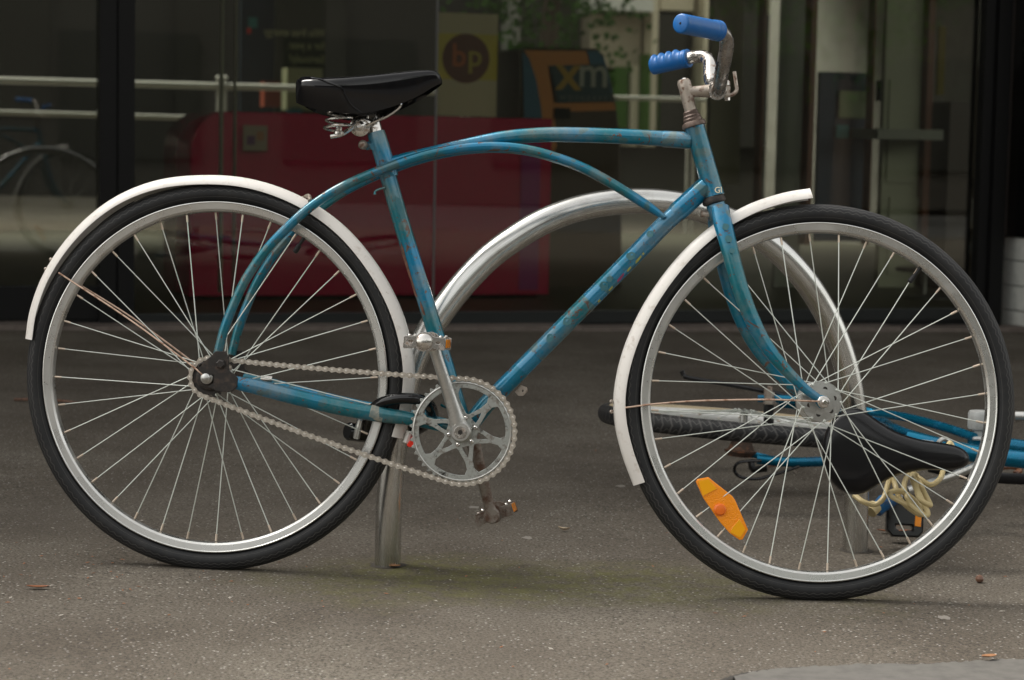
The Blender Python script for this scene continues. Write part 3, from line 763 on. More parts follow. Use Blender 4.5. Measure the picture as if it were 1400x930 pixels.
def make_wheel(fr, fn, ff_, hw, hub_prof, valve_a, tyre_m, rimm=M_rim, R=TR, root=bike, ns=36, off=0, lateral=.011, spoke_r=.0010, seg=200):
    M = fr.m(); wh = part_empty('wheel', root, M)
    rc = R - .0172
    prof = [(rc + .0172 * cos(-pi + 2 * pi * j / 24), .0168 * sin(-pi + 2 * pi * j / 24)) for j in range(24)]
    ring('tyre', prof, seg, tyre_m, wh, vrange=[-1 + 2 * j / 24 for j in range(25)], sharp=60)
    ro = R - .0335; ri = ro - .0130
    ring('rim', [(ro, .0120), (ro + .0003, .0136), (ro - .0012, .0142), (ro - .0026, .0130), (ri, .0118), (ri - .0035, .009), (ri - .005, .003), (ri - .005, -.003), (ri - .0035, -.009), (ri, -.0118), (ro - .0026, -.0130), (ro - .0012, -.0142), (ro + .0003, -.0136), (ro, -.0120), (ro - .004, -.008), (ro - .004, .008)], 160, rimm, wh, sharp=30)
    mb = MB(); mb.lathe((0, 0, 0), (0, 0, 1), hub_prof, 36); hub = mb.build('hub', M_alu, wh, local=True)
    rin = ri - .005; cache = {}
    for k in range(ns):
        th = 2 * pi * k / ns + off; side = k % 2; dr = (k // 2) % 2
        if (side, dr) not in cache:
            rh = (fn if side == 0 else ff_); a = R_(55) * (1 if dr else -1)
            zsd = hw if side == 0 else -hw
            p0 = V((rh * cos(a), rh * sin(a), zsd + (.0018 if dr else -.0018))); p1 = V((rin - .001, 0, .003 * (1 if side == 0 else -1)))
            d = (p1 - p0).normalized(); mb = MB()
            mb.tube([p0, p1 - d * .012], spoke_r, 6); mb.cyl(p1 - d * .013, p1, .0019, 8, 1, .1)
            mb.lathe(p0 - V((0, 0, .0025)), (0, 0, 1), [(.0018, 0), (.0024, .001), (.0024, .004), (.0015, .005)], 8, 0)
            o = mb.build('spoke', [M_spoke, M_nipple], wh, local=True); cache[(side, dr)] = o.data; me = o.data
            o.matrix_basis = Matrix.Rotation(th, 4, 'Z'); continue
        link('spoke', cache[(side, dr)], wh, None, Matrix.Rotation(th, 4, 'Z'))
    if valve_a is not None:
        c, s_ = cos(valve_a), sin(valve_a); mb = MB()
        ax = V((-c, -s_, 0)); o = V((c, s_, 0)) * (ri + .002)
        mb.lathe(o, ax, [(.0038, 0), (.0036, .008), (.0028, .016), (.0028, .022), (.0046, .0225), (.0048, .036), (.003, .038)], 12)
        mb.build('valve', M_blackm, wh, local=True)
    return wh, hub

va = RFr.l(419, 320); va = math.atan2(va.y, va.x)
rw, rhub = make_wheel(RFr, .0215, .0215, .030, [(.005, -.055), (.008, -.052), (.008, -.044), (.014, -.042), (.014, -.034), (.026, -.033), (.027, -.030), (.026, -.027), (.018, -.024), (.016, 0), (.018, .024), (.026, .027), (.027, .030), (.026, .033), (.015, .034), (.015, .04)], va, M_tyre, R=TRR * 1.01, off=.04)
va = FFr.l(1263, 360); va = math.atan2(va.y, va.x)
fw, fhub = make_wheel(FFr, .0335, .0335, .028, [(.005, -.05), (.009, -.048), (.011, -.031), (.035, -.030), (.036, -.028), (.035, -.026), (.012, -.020), (.010, 0), (.012, .020), (.035, .026), (.036, .028), (.035, .030), (.011, .031), (.009, .046), (.006, .047)], va, M_tyre, R=TRF * 1.005, off=.09)
# hub flange holes (dark recesses) and rivets on the front hub
mb = MB()
for i in range(9):
    a = 2 * pi * i / 9 + .2; mb.cyl((.022 * cos(a), .022 * sin(a), .0285), (.022 * cos(a), .022 * sin(a), .0305), .0042, 10)
mb.build('flange_hole', M_grease, fhub)if False else None
for i in range(6):
    a = 2 * pi * i / 6 + .3; mb = MB(); c = V((.023 * cos(a), .023 * sin(a), .0297))
    mb.lathe(c, (0, 0, 1), [(.0042, 0), (.0042, .0008)], 12); o = mb.build('flange_hole', M_grease, fhub, local=True)

# ---- reflector between the front spokes
RP = FF
def fl(L_, w, fr=FF): return [(fr.l(x, y, w).x, fr.l(x, y, w).y) for x, y in L_]
def fshape(name, m, parent, px, w, th, bev=0, fr=FF, holes=()):
    mb = MB(); mb.shape(fr.m() @ Matrix.Translation((0, 0, w)), fl(px, w, fr), [fl(h, w, fr) for h in holes], th, bev); return mb.build(name, m, parent)
rx = [(952.5, 659), (954, 656), (968, 653.5), (972, 657), (1000, 679), (1004, 685), (1021, 724), (1014, 736.5), (1011, 737), (998, 728), (984, 712), (962, 680)]
rf = fshape('reflector', M_orange, fw, rx, .004, .008, .0015)
for L_ in ([(955, 658), (968, 655), (980, 668), (961, 678)], [(999, 728), (1012, 735), (1019, 724), (1011, 710), (1001, 722)]):
    fshape('facet', mat('clear_orange_facet', (.95, .42, .01), .08, 0, Coat_Weight=1), rf, L_, .0105, .001, .0004)
mb = MB(); c = FF.p(984, 697, .009); mb.lathe(c, FF.z, [(.011, 0), (.0105, .004), (.008, .0065), (.001, .0075)], 20); mb.build('boss', M_orange2, rf)

# ---- frame
def T(name, L_, r, parent, seg=26, sm=6, fr=FB, m=M_blue, w=0, **k):
    mb = MB(); mb.tube([fr.p(*(a if len(a) == 3 else (*a, w))) for a in L_], r, seg, sm=sm, **k); return mb.build(name, m, parent)
cr = FB.l(632, 590, .045); BBl = (cr.x, cr.y)
def bbp(w): return FB.w(BBl[0], BBl[1], w)
frame = part_empty('frame', bike, Matrix.Translation(bbp(0)))
frame_o = frame
st = [FB.p(516, 186), FB.p(531, 243), FB.p(554, 322), FB.p(590, 438), bbp(0)]
mb = MB(); mb.tube(st, [.0148] * 5, 20, sm=3); seat_tube = mb.build('seat_tube', M_blue, frame)
mb = MB(); a, b = FB.p(512.5, 176), FB.p(533, 250)
mb.tube([FB.p(514, 181), FB.p(516, 188), FB.p(532, 240), FB.p(533, 243)], [.0158, .0166, .0166, .0156], 20); mb.build('seat_lug', M_blue, frame)
T('top_tube', [(533, 222), (560, 215), (600, 206), (640, 197.5), (690, 188.5), (740, 184.5), (790, 184.5), (860, 187), (945, 192)], [.0095, .010, .0105, .0115, .0128, .0134, .0136, .0136, .0138], frame, 30)
mb = MB(); mb.tube([FB.p(905, 190), FB.p(908, 190), FB.p(944, 192.2)], [.0136, .0148, .0150], 20); mb.build('top_lug', M_blue, frame)
T('down_tube', [(966, 256), (913, 302), (880, 336), (800, 417), (700, 518)], .0160, frame, 30, sm=2)
mb = MB(); dn = [FB.p(700, 518), FB.p(665, 553), bbp(0)]; mb.tube(dn, .016, 18); mb.build('down_tube', M_blue, frame)
mb = MB(); mb.tube([FB.p(923, 293), FB.p(926, 290), FB.p(966, 254)], [.0165, .0178, .018], 20); mb.build('down_lug', M_blue, frame)
mb = MB(); mb.tube([FB.p(949.5, 172), FB.p(951, 178), FB.p(975, 262), FB.p(976.5, 268)], [.0182, .0176, .0180, .0185], 24); head = mb.build('head_tube', M_blue, frame)
mb = MB(); mb.tube([bbp(-.036), bbp(-.034), bbp(.034), bbp(.036)], [.019, .021, .021, .019], 24); mb.build('bottom_bracket', M_blue, frame)
arch = [(297, 486, .056), (306, 452, .056), (318, 420, .054), (336, 382, .050), (362, 344, .045), (395, 309, .041), (430, 279, .037), (470, 254.5, .031), (523, 231.5, .0235), (580, 212.5, .0215), (630, 203, .020), (680, 200.5, .019), (730, 206.5, .019), (790, 226, .019), (840, 252.5, .019), (885, 281, .019), (908, 297, .018)]
for s in (1, -1):
    P = []
    for i, (x, y, wq) in enumerate(arch):
        l = FB.l(x, y, wq); P.append(FB.w(l.x, l.y, wq * s))
    mb = MB(); mb.tube(P, [.0078] + [.0085] * 14 + [.0080, .0045], 22, sm=6)
    # flattened tip
    mb.build('arched_tube', M_blue, frame)
cs = [(312, 520, .0590), (330, 525, .0585), (354, 530, .055), (400, 542, .051), (460, 556, .045), (520, 567, .037), (563, 573, .031)]
for s in (1, -1):
    P = []
    for x, y, wq in cs:
        l = FB.l(x, y, wq); P.append(FB.w(l.x, l.y, wq * s))
    P.append(FB.w(BBl[0] - .012, BBl[1] + .002, .024 * s))
    mb = MB(); mb.tube(P, [.0105, .0125, .0138, .0142, .0142, .0138, .0120, .010], 30, sm=6, flat=.72, up=FB.y); mb.build('chain_stay', M_blue, frame)
# rear dropouts
dp = [(272, 506), (279, 496), (290, 487), (295, 481), (308, 481), (312, 489), (312, 507), (320, 512), (325, 518), (324, 529), (318, 534), (312, 536), (296, 534), (286, 529), (293, 524), (293, 512), (280, 512)]
for s in (1, -1):
    wq = .0655 * s; L0 = fl(dp, .0655, FB)
    mb = MB(); mb.shape(FB.m() @ Matrix.Translation((0, 0, wq)), L0, (), .005, .0008); mb.build('dropout', M_grease, frame)
mb = MB(); c = FB.p(302, 498, .068); mb.lathe(c, FB.z, [(.0085, 0), (.0085, .005), (.006, .007)], 6); mb.build('dropout_bolt', M_grease, frame)
mb = MB(); c = FB.p(313, 503, .04); mb.lathe(c, FB.z, [(.006, 0), (.006, .006), (.003, .008)], 12); mb.build('dropout_bolt', M_rusty, frame)
mb = MB(); c = FB.p(277, 502, .058); mb.tube([c + (FB.x * cos(t) + FB.y * sin(t)) * .0065 for t in [i * 2 * pi / 16 for i in range(16)]], .0024, 8, closed=True); mb.build('eyelet', M_grease, frame)
for s in (1, -1):
    mb = MB(); c = RFr.w(0, 0, 0)
    if s > 0: q = FB.p(281.5, 517, .068)
    else: q = RFr.w(0, 0, -.068)
    mb.lathe(q - FB.z * (.008 * s), FB.z * s, [(.0105, 0), (.0112, .002), (.0105, .004), (.0082, .0045), (.0082, .011), (.005, .0125), (.005, .018), (.0035, .019)], 18); mb.build('axle_nut', M_alu, rw)
# seat bolt, cable hook, pump peg, decals
mb = MB(); mb.tube([FB.p(512, 200, -.012), FB.p(512, 200, .014)], .008, 12); q = FB.p(500, 200, .0); mb.tube([FB.p(512, 198, 0), FB.p(500, 200, 0)], .0075, 12)
mb.build('seat_bolt_lug', M_blue, frame)
mb = MB(); q = FB.p(500, 200, -.016); mb.lathe(q, FB.z, [(.006, 0), (.0068, .004), (.0068, .026), (.0085, .027), (.0085, .031), (.005, .036), (.002, .037)], 16); mb.build('seat_bolt', M_rusty, frame)
T('pump_hook', [(526, 257, .012), (518, 259, .016), (513, 262, .016), (512.5, 266, .016)], [.0022, .0022, .002, .0026], frame, 8, 3)
for x, y in ((716, 533),):
    fshape('tab', M_rusty, frame, [(704, 536), (712, 527), (720, 530), (721, 535), (715, 541), (709, 541)], -.012, .003, .0005, FB, holes=[[(713.5, 532), (716.5, 533), (716, 536.5), (713, 536.5)]])
T('cable_guide', [(617, 556, -.014), (610, 557, -.014), (605, 555, -.012), (603, 553, -.012)], .0022, frame, 8, 3)
T('clip_tab', [(357, 518, -.048), (372, 519, -.048)], .006, frame, 4, 0, m=M_chrome)
def patch(name, px, m, th=.0012, tube_r=.0162, ax=(FB.p(800, 417), FB.p(700, 518)), parent=frame):
    """little decal remnant lying on the round tube"""
    mb = MB(); a, b = ax; d = (b - a).normalized()
    vs = []
    for x, y in px:
        p = hit(x, y, a + FB.z * .01, FB.z)
        t = (p - a).dot(d); q = p - (a + d * t); side = d.cross(FB.z).normalized(); h_ = q.dot(side)
        h_ = max(-tube_r * .96, min(tube_r * .96, h_)); z = math.sqrt(tube_r ** 2 - h_ ** 2)
        vs.append(a + d * t + side * h_ + FB.z * z)
    c = sum(vs, V()) / len(vs); n = (c - (a + d * ((c - a).dot(d)))).normalized()
    mb.prism(vs, n, th * .5); return mb.build(name, m, parent)
axd = (FB.p(880, 336), FB.p(800, 417))
for L_, m in (([(869, 357), (873, 353), (876, 349), (877, 351), (873, 357), (869, 361)], M_yel), ([(857, 370), (862, 364), (863, 366), (858, 372)], M_yel), ([(844, 383), (849, 377), (853, 373), (853, 376), (848, 383), (844, 386)], M_pink),
              ([(832, 397), (837, 391), (838, 393), (833, 398)], M_yel), ([(817, 412), (820, 409), (821, 411), (818, 414)], M_yel), ([(878, 347), (880, 345), (881, 347), (879, 349)], M_yel)):
    patch('decal', L_, m, ax=axd)
# chips, lifted lacquer and brighter bands of the old paint
M_chip = worn('rust_chip', (.15, .065, .04), (.07, .035, .025), 120, .45, .6, .75, 0, .85)
M_cloud = worn('clouded_lacquer', (.045, .14, .155), (.02, .125, .16), 90, .4, .65, .55, .1, .7)
M_bright = mat('bright_blue_enamel', (.003, .17, .31), .26, .3, Coat_Weight=1, Coat_Roughness=.15)
fw_ = worn('faded_cream_paint', (.30, .29, .24), (.16, .2, .19), 80, .45, .62, .5, .1)
sta = (FB.p(554, 322), FB.p(590, 438))
patch('rust_chip', [(548, 331), (552, 340), (555, 352), (559, 366), (563, 380), (567, 394), (571, 406), (567, 405), (562, 393), (557, 379), (555, 388), (553, 372), (551, 360), (547, 346)], M_chip, tube_r=.0150, ax=sta)
patch('rust_chip', [(575, 412), (579, 421), (582, 431), (579, 430), (575, 421)], M_chip, tube_r=.0150, ax=sta)
patch('lacquer_patch', [(541, 268), (547, 272), (552, 284), (554, 298), (549, 300), (545, 288), (541, 278)], M_cloud, tube_r=.0150, ax=(FB.p(531, 243), FB.p(554, 322)))
def sleeve(name, a, b, r, m, parent=frame): 
    mb = MB(); mb.tube([FB.p(*a), FB.p(*b)], r, 20, caps=False); return mb.build(name, m, parent)
mb = MB(); P_ = [FB.p(x, y, w_) for x, y, w_ in ((506, 563.8, .0392), (515, 566, .0378), (524, 568, .0362))]
mb.tube(P_, [.01395, .01385, .0136], 26, sm=3, flat=.725, up=FB.y, caps=False); mb.build('paint_band', fw_, frame)
sleeve('paint_band', (713, 505), (733, 485), .01625, M_bright); sleeve('paint_band', (806, 411), (823, 394), .01625, M_bright); sleeve('paint_band', (838, 379), (850, 366.5), .01625, M_bright)
random.seed(31)
def blot(x, y, rx, ry, m, ax, r):
    patch('lacquer_patch', [(x + rx * random.uniform(.8, 1.15) * cos(2 * pi * i / 12), y + ry * random.uniform(.8, 1.15) * sin(2 * pi * i / 12)) for i in range(12)], m, tube_r=r, ax=ax)
for x, y, a_, b_ in ((863, 350, 7, 6), (826, 391, 6, 7), (833, 382, 4, 4), (889, 320, 5, 5), (775, 440, 6, 6), (752, 462, 5, 6)): blot(x, y, a_, b_, M_cloud, (FB.p(913, 302), FB.p(700, 518)), .0162)
# lettering low on the head tube
q = FB.l(977, 264, .0185); mb = MB()
ang = math.atan2(HAX.dot(FB.y), HAX.dot(FB.x)) - pi / 2
mb.text('Gl', FB.m() @ Matrix.Translation((q.x, q.y, .0182)) @ Matrix.Rotation(ang * .4, 4, 'Z'), .0145, .001); mb.build('lettering', M_cream, frame)
# headset
def hs_ring(px0, px1, prof, m, name, seg=28):
    a, b = FB.p(*px0), FB.p(*px1); mb = MB(); mb.lathe(b, a - b, prof, seg); return mb.build(name, m, frame)
hs_ring((943, 150), (949.8, 174), [(.017, 0), (.0215, .001), (.0218, .005), (.020, .009), (.0165, .011), (.0168, .015), (.0155, .017), (.0158, .0205), (.0135, .023), (.0135, .028), (.0115, .030)], worn('brown_headset_steel', (.16, .12, .10), (.07, .045, .035), 60, .45, .6, .4, .7, .6, .3), 'upper_headset')
hs_ring((972, 260), (977.5, 279), [(.017, 0), (.0205, .002), (.0212, .006), (.0200, .009), (.0195, .012), (.0175, .014)], M_grease, 'lower_headset')

# ---- fork
fork = part_empty('fork', bike, Matrix.Translation(FF.p(978, 280)))
mb = MB(); mb.tube([FF.p(977, 275), FF.p(979, 282), FF.p(983, 300)], [.0155, .0172, .0165], 24); mb.build('crown', M_blue, fork)
bl = [(984, 284, .020), (989, 308, .034), (996, 335, .042), (1004, 366, .046), (1014, 400, .049), (1028, 436, .050), (1046, 470, .051), (1070, 501, .052), (1098, 529, .052), (1122, 547, .052)]
for s in (1, -1):
    P = []
    for x, y, wq in bl:
        l = FF.l(x, y, wq); P.append(FF.w(l.x, l.y, wq * s))
    mb = MB(); mb.tube(P, [.0165, .0165, .0155, .0150, .0145, .0138, .0125, .0108, .0085, .0070], 28, sm=6, flat=.8, up=FF.x); mb.build('blade', M_blue, fork)
    l = FF.l(1125, 550, .053); c = FF.w(l.x, l.y, .053 * s)
    mb = MB(); mb.tube([c - FF.x * .012 + FF.y * .008 - FF.z * .002, c + FF.z * 0, c + FF.x * .008 - FF.y * .004], [.007, .012, .008], 14, flat=.35, up=FF.y); mb.build('fork_end', M_blue, fork)
    mb = MB(); mb.lathe(c + FF.z * (.003 * s), FF.z * s, [(.0105, 0), (.0108, .002), (.0100, .003), (.0085, .0035), (.0085, .0105), (.0045, .011), (.0045, .0155), (.003, .017)], 6 if 0 else 16); mb.build('axle_nut', M_chrome, fw)
mb = MB(); q = FF.p(975, 293, -.002); mb.cyl(q - FF.x * .022, q + FF.x * .002, .006, 10); mb.build('brake_bolt', M_rusty, fork)
for x, y, a_ in ((991, 309, 5), (995, 327, 5.5), (999, 344, 4)): 
    _f = FB; FB = FF; patch('lacquer_patch', [(x + a_ * random.uniform(.8, 1.1) * cos(2 * pi * i / 12), y + a_ * random.uniform(.8, 1.2) * sin(2 * pi * i / 12)) for i in range(12)], M_cloud, tube_r=.0158, ax=(FF.p(989, 308, .034), FF.p(996, 335, .042)), parent=fork); FB = _f
fshape('head_badge', M_cream, fork, [(978, 287), (984, 285), (990, 284), (991, 286), (985, 288), (980, 289)], .0188, .0006)

# ---- fenders
def fender(fr, L_, hw, drop, parent, name='fender', n=90, th=.0014, ccl=None):
    C = [fr.l(x, y, 0) for x, y in L_]; C = [V((c.x, c.y, 0)) for c in C]
    C, _ = smooth(C, [0] * len(C), 10)
    fn = 14; prof = []
    for j in range(fn + 1):
        t = -1 + 2 * j / fn
        prof.append((hw * t, -drop * (abs(t) ** 2.6) + (.0013 * math.exp(-((abs(t) - .35) / .07) ** 2))))
    vs = []; fs = []; m = len(C); k = len(prof)
    for sgn in (0, 1):
        for i in range(m):
            a = C[max(0, i - 1)]; b = C[min(m - 1, i + 1)]; T_ = (b - a).normalized(); nn = V((-T_.y, T_.x, 0))
            if nn.dot(C[i] - V(ccl)) < 0: nn = -nn
            for wq, h in prof: vs.append(fr.w(*(C[i] + nn * (h - th * sgn) + V((0, 0, wq)))))
    o = m * k
    for i in range(m - 1):
        for j in range(k - 1):
            fs.append([i * k + j, (i + 1) * k + j, (i + 1) * k + j + 1, i * k + j + 1])
            fs.append([o + i * k + j, o + i * k + j + 1, o + (i + 1) * k + j + 1, o + (i + 1) * k + j])
        for j in (0, k - 1): fs.append([i * k + j, (i + 1) * k + j, o + (i + 1) * k + j, o + i * k + j])
    for j in range(k - 1):
        for i in (0, m - 1): fs.append([i * k + j, i * k + j + 1, o + i * k + j + 1, o + i * k + j])
    mb = MB(); mb.add(vs, fs); return mb.build(name, M_fender, parent, sharp=40)
rf_ = fender(RFr, [(36, 463), (42, 425), (58, 380), (85, 336), (122, 296), (165, 266), (215, 247), (270, 240), (330, 242.5), (385, 257), (435, 282), (478, 316), (515, 361), (543, 410), (560, 460), (567, 510), (562, 560), (551, 600)], .022, .0165, bike, ccl=RFr.l(294.5, 515.5))
ff2 = fender(FFr, [(1106, 258), (1075, 263), (1040, 273), (1010, 286), (978, 305), (940, 337), (905, 378), (875, 425), (852, 478), (840, 530), (840, 575), (850, 620), (866, 664)], .022, .0175, bike, ccl=FFr.l(1119, 549.5))
def wire(L_, fr, parent, r=.0017, name='stay', m=M_copper, sm=5): return T(name, L_, r, parent, 8, sm, fr, m)
wire([(278, 514, .066), (262, 500, .062), (180, 439, .045), (100, 386, .026), (80, 373, .024)], FB, rf_)
wire([(285, 515, -.064), (262, 494, -.058), (180, 434, -.045), (100, 384, -.026), (85, 372, -.024)], FB, rf_)
wire([(1122, 549, .060), (1108, 548.5, .060), (1050, 546.5, .056), (960, 548, .044), (900, 552, .032), (855, 557.5, .024)], FF, ff2)
wire([(1120, 549, -.060), (1050, 546.5, -.056), (960, 548, -.044), (900, 552, -.032), (858, 557, -.024)], FF, ff2)
for fr, x, y, par in ((FB, 70, 355, rf_), (FB, 63, 368, rf_), (FF, 836, 549, ff2), (FF, 836, 563, ff2)):
    mb = MB(); q = fr.p(x, y, .004); mb.lathe(q - fr.z * .003, fr.z, [(.003, 0), (.0035, .002), (.0035, .006), (.002, .007)], 8); mb.build('rivet', M_rusty, par)
fshape('mud_flap_tip', M_red, rf_, [(566, 596), (569, 595), (572, 598), (568, 603), (573, 606), (573, 610), (560, 610), (558, 608)], .004, .012, .0015, FB)
T('fender_bracket', [(560, 590, .0), (555, 606, .004)], .006, rf_, 8, 0, m=M_fender)
T('fender_bridge', [(412, 272, -.034), (422, 268, 0), (424, 275, .034)], .004, rf_, 8, 3, m=M_rusty)

# ---- saddle
def saddle(parent, fr, secs, m, name='cover', nn=32, dx=0):
    vs = []; fs = []
    K = nn
    for (x, yt, yb, hw, cr_) in secs:
        t = fr.l(x + dx, yt, 0); b = fr.l(x + dx, yb, 0)
        for j in range(K + 1):
            a = -1 + 2 * j / K                      # across the top, from far skirt to near skirt
            u_ = abs(a)
            if u_ < .55: s_ = u_ / .55 * .72; hgt = 1 - .07 * (u_ / .55) ** 2
            elif u_ < .80: q_ = (u_ - .55) / .25; s_ = .72 + .26 * sin(q_ * pi / 2); hgt = .93 - .26 * (1 - cos(q_ * pi / 2))
            else: q_ = (u_ - .80) / .20; s_ = .98 + .02 * q_; hgt = .67 * (1 - q_)
            s_ = math.copysign(s_, a)
            ymid = b.y + (t.y - b.y)
            y = b.y + (t.y - b.y) * (hgt)
            tuck = 1 - .20 * (1 - hgt) ** 2
            vs.append(fr.w(t.x, y, s_ * hw * tuck))
        for j in range(1, K):                        # underside, recessed
            a = 1 - 2 * j / K
            vs.append(fr.w(t.x, b.y + min(.008, (t.y - b.y) * .3), a * hw * .8))
    k = 2 * K; n = len(secs)
    for i in range(n - 1):
        for j in range(k): fs.append([i * k + j, (i + 1) * k + j, (i + 1) * k + (j + 1) % k, i * k + (j + 1) % k])
    fs.append(list(range(k))); fs.append([(n - 1) * k + j for j in range(k)])
    mb = MB(); mb.add(vs, fs); return mb, vs, k
sdl = part_empty('saddle', bike, Matrix.Translation(FB.p(500, 165)))
raw = [(406, 114, 142, .045), (407, 111.5, 144, .058), (411, 110, 146, .074), (420, 109.5, 150, .087), (438, 109, 155, .094), (465, 108, 159.5, .094), (485, 106, 160.5, .085), (505, 103.5, 158.5, .070), (525, 101, 153, .054), (545, 98.5, 145.5, .040), (565, 96.5, 136, .031), (580, 96, 127, .026), (590, 97.5, 120, .021), (595, 102, 117, .015), (598, 109, 115, .007)]
P3 = [V((a, b, c)) for a, b, c, d in raw]; P3, R3 = smooth(P3, [d for *_, d in raw], 3)
mb, vs, k = saddle(sdl, FB, [(p.x, p.y, p.z, r, 0) for p, r in zip(P3, R3)], M_leather, dx=6)
cover = mb.build('cover', M_leather, sdl, sharp=50)
# piping seam round the back edge
mb = MB(); pp = []
for t in range(0, 17):
    f_ = t / 16; i_ = int(round(1 + 19 * f_ ** 1.3)); j_ = 16 + t
    pp.append(vs[i_ * k + min(j_, 32)] + FB.z * .0006 * f_ + FB.y * .0010 * (1 - f_))
mb.tube(pp, .0021, 8, sm=3); mb.build('piping', M_leather, cover)
for s in (1, -1):
    mb = MB(); b0 = FB.p(466, 150, .045 * s); c0 = FB.p(462, 178, .045 * s); pts = []
    for i in range(55):
        t = i / 54; c = b0.lerp(c0, t); a = t * 2 * pi * 2.7
        pts.append(c + (FB.x * cos(a) + FB.z * sin(a)) * (.021 + .004 * t))
    mb.tube(pts, .0024, 8); mb.build('spring', M_chrome, sdl)
    mb = MB(); mb.lathe(FB.p(463, 185, .045 * s), FB.y, [(.007, 0), (.009, .002), (.009, .006), (.006, .008), (.006, .014)], 12); mb.build('spring_foot', M_chrome, sdl)
    wire([(452, 187, .050 * s), (466, 184, .048 * s), (478, 177, .034 * s), (486, 168, .026 * s), (496, 163, .022 * s), (506, 168, .022 * s)], FB, sdl, .0042, 'clip_arm', M_chrome, 5)
    wire([(500, 172, .021 * s), (512, 166, .020 * s), (530, 158, .016 * s), (545, 147, .014 * s), (548, 140, .012 * s)], FB, sdl, .0035, 'rail', M_chrome, 5)
mb = MB(); q = FB.p(493, 173, .014); mb.lathe(q, FB.z, [(.0165, 0), (.0185, .002), (.0185, .006), (.014, .009), (.009, .0095), (.009, .012), (.004, .016)], 24); mb.build('clamp_disc', M_chrome, sdl)
mb = MB(); q = FB.p(495, 173, -.026); mb.cyl(q, q + FB.z * .04, .0115, 18); mb.build('clamp', M_rusty, sdl)
mb = MB(); mb.tube([FB.p(515, 186), FB.p(510, 166), FB.p(508, 158)], [.0122, .0122, .010], 18); mb.build('seat_post', M_chrome, bike)
mb = MB(); mb.cyl(FB.p(492, 173), FB.p(511, 169), .011, 14); mb.build('clamp_body', M_chrome, sdl)

# ---- stem and bars (turn with the fork)
stem = part_empty('stem', bike, Matrix.Translation(FF.p(940, 140)))
mb = MB(); mb.tube([FF.p(947, 160), FF.p(943, 147), FF.p(937.5, 122), FF.p(935, 113), FF.p(934, 109)], [.0105, .0108, .0118, .0122, .0095], 20); mb.build('quill', M_rusty, stem)
mb = MB(); mb.tube([FF.p(939, 127), FF.p(952, 125.5), FF.p(972, 124.5)], [.0115, .0095, .0118], 18, sm=3); mb.build('extension', M_rusty, stem)
mb = MB(); mb.tube([FF.p(981, 124, -.019), FF.p(981, 124, -.017), FF.p(981, 124, .017), FF.p(981, 124, .019)], [.0155, .0168, .0168, .0155], 24); mb.build('clamp_ring', M_chrome, stem)
mb = MB(); mb.cyl(FF.p(994, 138, .002), FF.p(994, 131, .002), .0052, 6); mb.cyl(FF.p(994, 119, .002), FF.p(994, 110, .002), .0058, 12, bev=.5); mb.build('clamp_bolt', M_chrome, stem)
mb = MB(); mb.box(Matrix.Translation(FF.p(992, 125, .002)) @ FF.m(V((0, 0, 0))), (-.008, -.008, -.008), (.007, .008, .008)); mb.build('clamp_lug', M_rusty, stem)
wire([(990, 131, .006), (1000, 130, .006), (1007, 124, .006), (1006, 112, .006), (1004, 98, .006)], FF, stem, .0034, 'lamp_bracket', M_rusty)
mb = MB(); mb.lathe(FF.p(936, 113), FB.y, [(.007, 0), (.007, .006), (.004, .008)], 6); mb.build('quill_bolt', M_chrome, stem)
bar = part_empty('handlebar', bike, Matrix.Translation(FF.p(981, 124)))
nearb = [(981, 124, 0), (982, 123, .03), (984, 115, .055), (987, 100, .08), (991, 80, .105), (993.5, 62, .12), (991.5, 50, .132), (984, 43.5, .145), (972, 40, .16), (955, 37, .185)]
farb = [(981, 124, 0), (977, 122, -.035), (972.5, 116, -.06), (970.5, 106, -.08), (970.5, 95, -.095), (970, 86, -.108), (965.5, 79, -.125), (956, 77, -.14), (942, 79.5, -.157), (915, 86, -.18)]
mb = MB(); mb.tube([FF.p(*p) for p in farb], .0118, 16, sm=6); mb.build('bar_far', M_chrome, bar).name = 'bar'
mb = MB(); mb.tube([FF.p(*p) for p in nearb], .0125, 16, sm=8); mb.build('bar', M_shadechrome, bar)
def grip(a, b, bumps, r=.0165):
    a, b = V(a), V(b); d = (b - a).normalized(); ln = (b - a).length; n = 48; seg = 22
    up_ = (FF.y - d * FF.y.dot(d)).normalized(); q = d.cross(up_)
    vs = []; fs = []
    prof = [(0, .82), (.01, .96)] + [(.01 + .97 * i / n, 1) for i in range(1, n)] + [(.985, 1.08), (1, 1.02)]
    for t, sc in prof:
        fl_ = 1.06 if .84 < t < .93 else 1
        for k_ in range(seg):
            an = 2 * pi * k_ / seg; rr = r * sc * fl_
            if bumps and t < .78 and cos(an) > 0: rr += .0050 * cos(an) ** 1.2 * (.5 + .5 * cos(t * 2 * pi * 5.1 + 3.4)) * (1 if t > .04 else .3)
            else: rr *= .97
            vs.append(a + d * ln * t + up_ * cos(an) * rr + q * sin(an) * rr)
    m = len(prof)
    for i in range(m - 1):
        for k_ in range(seg): fs.append([i * seg + k_, (i + 1) * seg + k_, (i + 1) * seg + (k_ + 1) % seg, i * seg + (k_ + 1) % seg])
    fs.append(list(range(seg))); fs.append([(m - 1) * seg + k_ for k_ in range(seg)])
    mb = MB(); mb.add(vs, fs); g_ = mb.build('grip', M_grip, bar, sharp=50)
    mb = MB(); mb.cyl(a - d * .0004, a + d * .001, .0022, 10); mb.build('grip_hole', M_frame, g_)
    return g_
grip(FF.p(930, 32, .225), FF.p(983, 42.5, .147), False, .0172)
grip(FF.p(892, 91, -.205), FF.p(942, 79.5, -.157), True, .0165)

